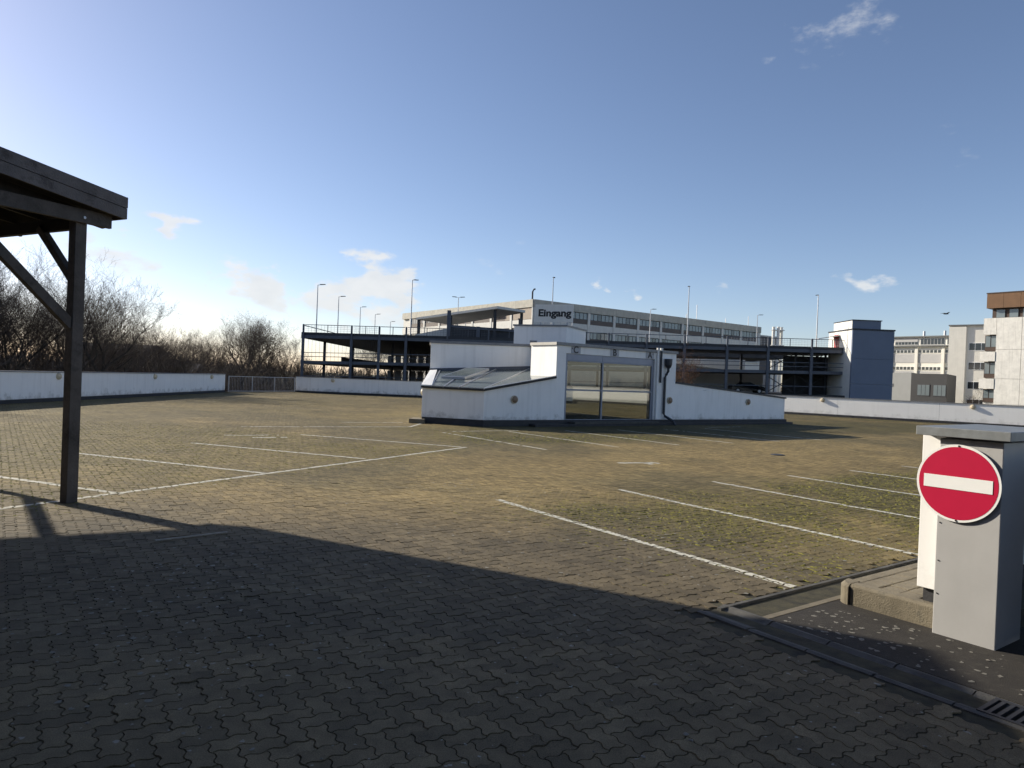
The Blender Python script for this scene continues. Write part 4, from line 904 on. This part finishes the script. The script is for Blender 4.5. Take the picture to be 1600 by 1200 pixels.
d40 = np.array([math.cos(R(-42)), math.sin(R(-42))]); n40 = np.array([-d40[1], d40[0]])*1.; co = np.array([67.0,105.2]); fB = face(co, d40, n40)
bp(fB, 'wall', 0, 9, .02, 10, -4, 12.3, 'cream_render', bw); bp(fB, 'pier', -2.2, -.002, -.25, 9, -4, 12.2, 'cream_render', bw); bp(fB, 'roof_edge', -2.3, 9, -.32, 10, 12.31, 12.5, 'shed_grey', bw)
for z in (9.2,6.35,3.5,.9):
    w = bp(fB, 'window', .35, 3.5, -.03, .018, z-.55, z+.62, 'sign_white', bw)
    for k in range(4): bp(fB, 'pane', .42+k*.77, .42+k*.77+.68, -.05, -.031, z-.47, z+.54, 'window_glass', w)
bw.scale = (1.19,)*3; bw.location = (79.1,126.1,-5.12)
ba = thing('white_office_wing', 'white office wing with pilasters, blinds and narrow window rows', 'building', (80,150,-4))
co = np.array([80.0,150.2]); fA = face(co, DN, E1)
bp(fA, 'wall', -6, 16, .3, 12, -4, 11.7, 'cream_render', ba); bp(fA, 'roof_ledge', -6, 16, -.5, 12, 11.71, 11.95, 'shed_grey', ba)
bp(fA, 'attic', -4.5, 16, 1.2, 11, 11.96, 13.7, 'cream_render', ba); bp(fA, 'roof_edge', -4.8, 16, .6, 11.5, 13.71, 13.95, 'shed_grey', ba)
for t in (-5.2,-.15,4.95,10.05,15): bp(fA, 'pilaster', t-.28, t+.28, -.02, .298, -4, 11.7, 'cream_render', ba)
for i, t in enumerate((-4.9,.15,5.25,10.35)):
    for z0, z1 in ((10.4,11.05),(6.9,7.6),(3.9,4.6)):
        w = bp(fA, 'window', t, t+4.5, .2, .298, z0, z1, 'clad_white', ba)
        for k in range(6): bp(fA, 'pane', t+.08+k*.74, t+.08+k*.74+.56, .18, .198, z0+.06, z1-.05, 'window_glass', w)
    for z0, z1 in ((8.4,10.2),(5.0,6.7),(1.6,3.6)): bp(fA, 'blind', t, t+4.5, .22, .298, z0, z1, 'blind_grey', ba)
    w = bp(fA, 'window', t-.1, t+4.55, 1.12, 1.198, 12.1, 13.5, 'clad_white', ba)
    for k in range(7): bp(fA, 'pane', t-.02+k*.66, t-.02+k*.66+.55, 1.09, 1.118, 12.2, 12.75 if i < 2 else 13.4, 'window_glass', w)
    if i < 2: bp(fA, 'blind', t-.05, t+4.5, 1.05, 1.088, 12.78, 13.48, 'blind_grey', ba)
for t in (5,9): p = fA(t,3); obj('roof_vent', MB().tube([(*p,13.95),(*p,15.1)], .25, 8), 'galvanised', ba)
shd = thing('grey_shed', 'low two tone grey shed beside the stair tower', 'shed', (63,112,-4))
so = np.array([62.9,112.0]); lf = np.array([.5245*119,119.0]); rg = np.array([.612*107.5,107.5])
dv = np.array([4.,5.]); obj('wall', MB().prism([tuple(lf),tuple(so),tuple(so+dv*1.6),tuple(lf+dv*1.6)], -4, 5.3), 'shed_grey', shd)
obj('wall', MB().prism([tuple(so+(rg-so)*.004),tuple(rg),tuple(rg+dv*1.6),tuple(so+dv*1.59+(rg-so)*.004)], -4, 5.15), 'shed_dark', shd)
fS = face(so, rg-so, dv/6.4)
for t0 in (1.0,3.4):
    w = bp(fS, 'window', t0, t0+1.9, -.06, -.01, 1.7, 3.5, 'window_frame_dark', shd)
    for k in range(3): bp(fS, 'pane', t0+.06+k*.61, t0+.06+k*.61+.54, -.08, -.061, 1.8, 3.4, 'window_pale', w)
fs2 = face(lf, so-lf, dv/6.4)
for t0 in (1.2,2.0): bp(fs2, 'vent', t0, t0+.5, -.05, -.005, 3.0, 3.5, 'steel_dark', shd)

# ------------------------------------------------------------------ bare trees
def grow(seed, height, spread=.55, levels=6, lean=(0,0), trunk=.3, dens=.86):
    rr = random.Random(seed); big, fine = [], []
    def br(p, d, L_, r, lv):
        n = 4 if lv < 3 else 3; q = p; seg = L_/n; kids = []
        for i in range(n):
            j = .10+.05*lv
            d = (d+Vector((rr.gauss(0,j), rr.gauss(0,j), rr.gauss(0,j*.6)+.09))).normalized()
            q2 = q+d*seg; r2 = max(r*(1-.13), .0045)
            (big if r > .035 else fine).append((q, q2, r, r2)); q, r = q2, r2
            if lv < levels and (i > 0 or lv > 0):
                for _ in range(1 if rr.random() < dens or lv < 2 else 0):
                    kids.append((q, d, r))
        if lv >= levels: return
        kids.append((q, d, r))
        for kp, kd, kr in kids:
            a = rr.uniform(0, 6.283); s = Vector((math.cos(a), math.sin(a), rr.uniform(.0,.7)))
            nd = (kd*(1-spread)+s*spread).normalized()
            if nd.z < -.1: nd.z *= .3
            br(kp, nd, L_*rr.uniform(.55,.78), kr*rr.uniform(.5,.72), lv+1)
    br(Vector((0,0,0)), Vector((lean[0],lean[1],1)).normalized(), height*.36, trunk, 0)
    top = max(s[1].z for s in big+fine); k = height/top
    return [[(a*k,b*k,c,d) for a,b,c,d in g] for g in (big, fine)]
def seg_mesh(name, segs, n=3):
    A = np.array([tuple(s[0]) for s in segs]); B = np.array([tuple(s[1]) for s in segs]); ra = np.array([s[2] for s in segs]); rb = np.array([s[3] for s in segs])
    d = B-A; d /= np.maximum(np.linalg.norm(d,axis=1),1e-9)[:,None]; u = np.where(np.abs(d[:,2:]) < .9, np.array([[0,0,1.]]), np.array([[0,1.,0]]))
    r = np.cross(d,u); r /= np.linalg.norm(r,axis=1)[:,None]; w = np.cross(r,d); V = []
    for P, rad in ((A,ra),(B,rb)):
        for k in range(n): t = 2*math.pi*k/n; V.append(P+(r*math.cos(t)+w*math.sin(t))*rad[:,None])
    V = np.stack(V,1).reshape(-1,3); fl = np.array([[k,(k+1)%n,n+(k+1)%n,n+k] for k in range(n)]).ravel()
    F = (fl[None]+(np.arange(len(segs))*2*n)[:,None]).ravel(); return mesh_np(name, V, F, np.full(len(segs)*n,4))
def make_tree(seed, h, label, group, twig='twig', **kw):
    big, fine = grow(seed, h, **kw); t = thing('bare_tree', label, 'tree', (0,0,0), group)
    link('trunk', seg_mesh('trunk', big, 6), 'bark', t); link('crown', seg_mesh('crown', fine), twig, t); return t
GL = 'bare trees beyond the long white wall'; GF = 'bare trees behind the mesh fence'
ta = make_tree(3, 13.6, 'broad bare tree reaching over the long white wall beside the carport post', GL, spread=.47, levels=6, lean=(.14,-.05), trunk=.30)
tb = make_tree(12, 13.5, 'bare tree in the dense row behind the long white wall', GL, spread=.40, levels=6, trunk=.26, dens=.92)
tcc = make_tree(25, 11, 'bare tree in the thicket behind the mesh fence', GF, spread=.44, levels=6, trunk=.22)
ta.location = (-29.5,48,-4); tb.location = (-34.5,44,-4); tcc.location = (-39,97,-4)
rr_ = random.Random(5)
for x, y, s in ((-38.5,45,1.05),(-35,49,.95),(-42.5,50,1.12),(-33.0,53,1.0),(-39,51,1.1),(-41,60,.95),(-30.0,60,.76),(-31.5,68,.68),(-46,66,.95),(-35,74,.66),(-32.5,37,.85),(-36,31,1.0),(-37,46,.95),(-36.5,56,.85),(-43,53,1.0),(-29,53,.7),(-33,62,.72),(-39,80,.8),(-47,84,.9),(-35.5,41,.9),(-40,44,1.0),(-45,48,1.05),(-37.5,38.5,.95),(-42,72,.9)):
    copy_tree(ta if rr_.random() < .4 else tb, (x,y,-4), rr_.uniform(0,6), (s,s,s*rr_.uniform(.93,1.05)), 'bare tree in the dense row behind the long white wall')
for x, y, s in ((-36,95,1.05),(-42,100,.95),(-33,93,.92),(-46,104,.9),(-40,110,1.1),(-30,104,.8),(-35,112,1.1),(-50,112,.95)):
    copy_tree(tcc if rr_.random() < .6 else tb, (x,y,-4), rr_.uniform(0,6), (s,s,s), 'bare tree in the thicket behind the mesh fence')['group'] = GF
for i in range(15):
    x = -36+i*2.9+rr_.uniform(-1,1); s_ = rr_.uniform(.85,1.15); t = copy_tree(tcc if i % 2 else tb, (x, rr_.uniform(169,190), -4), rr_.uniform(0,6), (s_,s_,s_), 'bare tree in the row behind the car park decks'); t['group'] = 'bare trees behind the car park'
def leafy(seed, h):
    big, fine = grow(seed, h, .5, 5, trunk=.25); t = thing('brown_leaved_tree', 'round topped tree with withered brown leaves beside the car park', 'tree', (0,0,0))
    link('trunk', seg_mesh('trunk', big, 6), 'bark', t); link('twigs', seg_mesh('twigs', fine), 'twig', t)
    P = np.array([tuple(s[1]) for s in fine]); P = P[RNG.random(len(P)) < .75]; P = np.repeat(P, 2, 0)+RNG.normal(0,.20,(len(P)*2,3)); n = len(P)
    a = RNG.normal(0,1,(n,3)); b = RNG.normal(0,1,(n,3)); a /= np.linalg.norm(a,axis=1)[:,None]; b -= a*(a*b).sum(1)[:,None]; b /= np.linalg.norm(b,axis=1)[:,None]
    sz = RNG.uniform(.03,.09,(n,1)); V = np.stack([P-a*sz-b*sz*.5,P+a*sz-b*sz*.5,P+a*sz*.6+b*sz*.6,P-a*sz*.6+b*sz*.6],1).reshape(-1,3)
    link('crown', mesh_np('crown', V, np.arange(n*4), np.full(n,4)), 'dry_leaf', t); return t
lt = leafy(41, 13.0); lt.location = (-35.5,101,-4); lt.scale = (.9,.9,1.0)
sh = make_tree(52, 5.2, 'reddish bare shrub behind the sloping white wall of the pavilion', None, 'twig_red', spread=.6, levels=5, trunk=.10)
sh.name = 'bare_shrub'; sh['category'] = 'shrub'; sh.location = (*ts(13.0,1.3),-1.0)
s2 = make_tree(57, 6.5, 'small bare tree in front of the cream stair block', None, 'twig', spread=.5, levels=5, trunk=.1); s2.location = (65.5,102,-3); 
def thicket():
    segs = []; rr = random.Random(9)
    for i in range(7600):
        if i < 2900: x, y = rr.uniform(-62,-26), rr.uniform(20,78)
        elif i < 4200: x, y = rr.uniform(-58,-28), rr.uniform(74,125)
        elif i < 4800: x, y = rr.uniform(-45,8), rr.uniform(167,185)
        else: x, y = rr.uniform(-110,-42), rr.uniform(88,150)
        p = Vector((x,y,-4.2)); d = Vector((rr.gauss(0,.35),rr.gauss(0,.35),1)).normalized(); L_ = rr.uniform(3.4,7.4)*(1.35 if i >= 4800 else 1)
        for k in range(4):
            q = p+d*L_/4; segs.append((p,q,.035-.007*k,.03-.007*k))
            for _ in range(4):
                e = (d+Vector((rr.gauss(0,.7),rr.gauss(0,.7),rr.gauss(0,.4)))).normalized(); segs.append((q,q+e*rr.uniform(.5,1.4),.016,.006))
            p = q; d = (d+Vector((rr.gauss(0,.15),rr.gauss(0,.15),0))).normalized()
    o = link('thicket', seg_mesh('thicket', segs), 'twig'); stuff(o); o['label'] = 'dense leafless undergrowth below the bare trees'; o['category'] = 'undergrowth'
thicket()
def house(name, label, x0, x1, y0, y1, z1, zr, m):
    t = thing(name, label, 'house', ((x0+x1)/2,y0,-4)); obj('wall', MB().box(x0,x1,y0,y1,-4,z1), m, t); ym = (y0+y1)/2
    obj('roof', MB().add([(x0-.4,y0-.4,z1+.01),(x1+.4,y0-.4,z1+.01),(x1+.4,y1+.4,z1+.01),(x0-.4,y1+.4,z1+.01),(x0-.4,ym,zr),(x1+.4,ym,zr)], [(0,1,5,4),(2,3,4,5),(0,4,3),(1,2,5),(3,2,1,0)]), 'dark_panel', t)
house('house', 'dark roofed house half hidden behind the tree row', -60,-50.5,96,104,3.4,4.6,'dark_panel')
house('house', 'pale house gable glimpsed low between the bare trees', -46,-42,92,98,.4,2.2,'office_white')
# a far belt of woodland closes the horizon
def belt():
    segs = []; rr = random.Random(3)
    for i in range(900):
        a = R(rr.uniform(-5, 185)); d = rr.uniform(300, 560); c = Vector((d*math.cos(a), d*math.sin(a), -4.5)); h = rr.uniform(8,14)
        for k in range(26):
            p = c+Vector((rr.gauss(0,2.6), rr.gauss(0,2.6), rr.uniform(0,h*.55))); e = Vector((rr.gauss(0,.45), rr.gauss(0,.45), 1)).normalized()
            segs.append((p, p+e*rr.uniform(2.5,h*.5), rr.uniform(.12,.30), .04))
    o = link('far_woodland', seg_mesh('far_woodland', segs), 'scrub'); stuff(o); o['label'] = 'low distant belt of woodland along the horizon'; o['category'] = 'woodland'
belt()

# ------------------------------------------------------------------ small things
stk = thing('wooden_lath', 'thin pale wooden lath lying on the shaded paving', 'stick', (-3.44,7.78,.005))
obj('lath', MB().beam((-3.72,7.52,.014),(-3.16,8.03,.016),.022,.012), 'stick_wood', stk)
dc = thing('floor_drain', 'small dark floor drain sunk in the sunlit lane', 'drain', (7.64,20.2,0))
obj('rim', MB().lathe((7.64,20.2,.003), (0,0,1), [(0,.20),(.012,.19)], 16), 'steel_dark', dc); obj('grid', MB().box(7.52,7.76,20.1,20.3,.0155,.022), 'pipe_dark', dc)
bd = thing('flying_bird', 'dark bird gliding above the roofs in the open sky', 'bird', (45.5,75,10.5))
o_ = Vector((45.5,75,10.5))
obj('body', MB().tube([o_+Vector((-.28,0,-.03)),o_+Vector((-.12,0,0)),o_+Vector((.12,0,.02)),o_+Vector((.30,0,.01))], [.02,.07,.07,.015], 8), 'bird', bd)
for s in (-1,1): obj('wing', MB().add([o_+Vector((-.1,s*.05,.03)),o_+Vector((.12,s*.05,.03)),o_+Vector((.15,s*.45,.16)),o_+Vector((-.18,s*.75,.12)),o_+Vector((-.1,s*.05,.015)),o_+Vector((.12,s*.05,.015)),o_+Vector((.15,s*.45,.145)),o_+Vector((-.18,s*.75,.11))], [(0,1,2,3),(7,6,5,4),(0,4,5,1),(1,5,6,2),(2,6,7,3),(3,7,4,0)]), 'bird', bd)
mat('lichen', (.19,.18,.15), .95, .25, 40)
def litter(name, m, n, pick, r0, r1, dz):
    mb = MB()
    for i in range(n):
        x, y = pick(); r = RNG.uniform(r0, r1); t0 = RNG.uniform(0,6.28); z = .004+dz
        a, b = x*E1[0]+y*E1[1], x*E2[0]+y*E2[1]
        if 5.16 > a > 4.74 or (a > 6.0 and b < 3.9) or (a > 4.7 and 3.38 < b < 3.9): continue
        vs = [(x+r*math.cos(t0+k)*RNG.uniform(.5,1.4), y+r*math.sin(t0+k)*RNG.uniform(.5,1.4), z) for k in np.arange(7)*math.pi/3.5]
        mb.add(vs+[(x,y,z+dz*1.5+.0008)], [(k,(k+1)%7,7) for k in range(7)])
    stuff(obj(name, mb, m, deck))
litter('leaf_litter', 'rubble_leaf', 170, lambda: (RNG.normal(-1,2.6), RNG.uniform(3.0,11)), .006, .018, .003)
litter('lichen_spots', 'lichen', 150, lambda: (RNG.normal(-2.5,.9), RNG.uniform(2.8,7.5)), .006, .022, .0)
litter('lichen_spots', 'lichen', 130, lambda: ab(RNG.uniform(5.2,6.0), 3.35-abs(RNG.normal(0,1.0))), .006, .022, .0)
litter('lichen_spots', 'lichen', 260, lambda: ab(RNG.normal(8,2.2), RNG.normal(5.2,1.2)), .006, .024, .0)
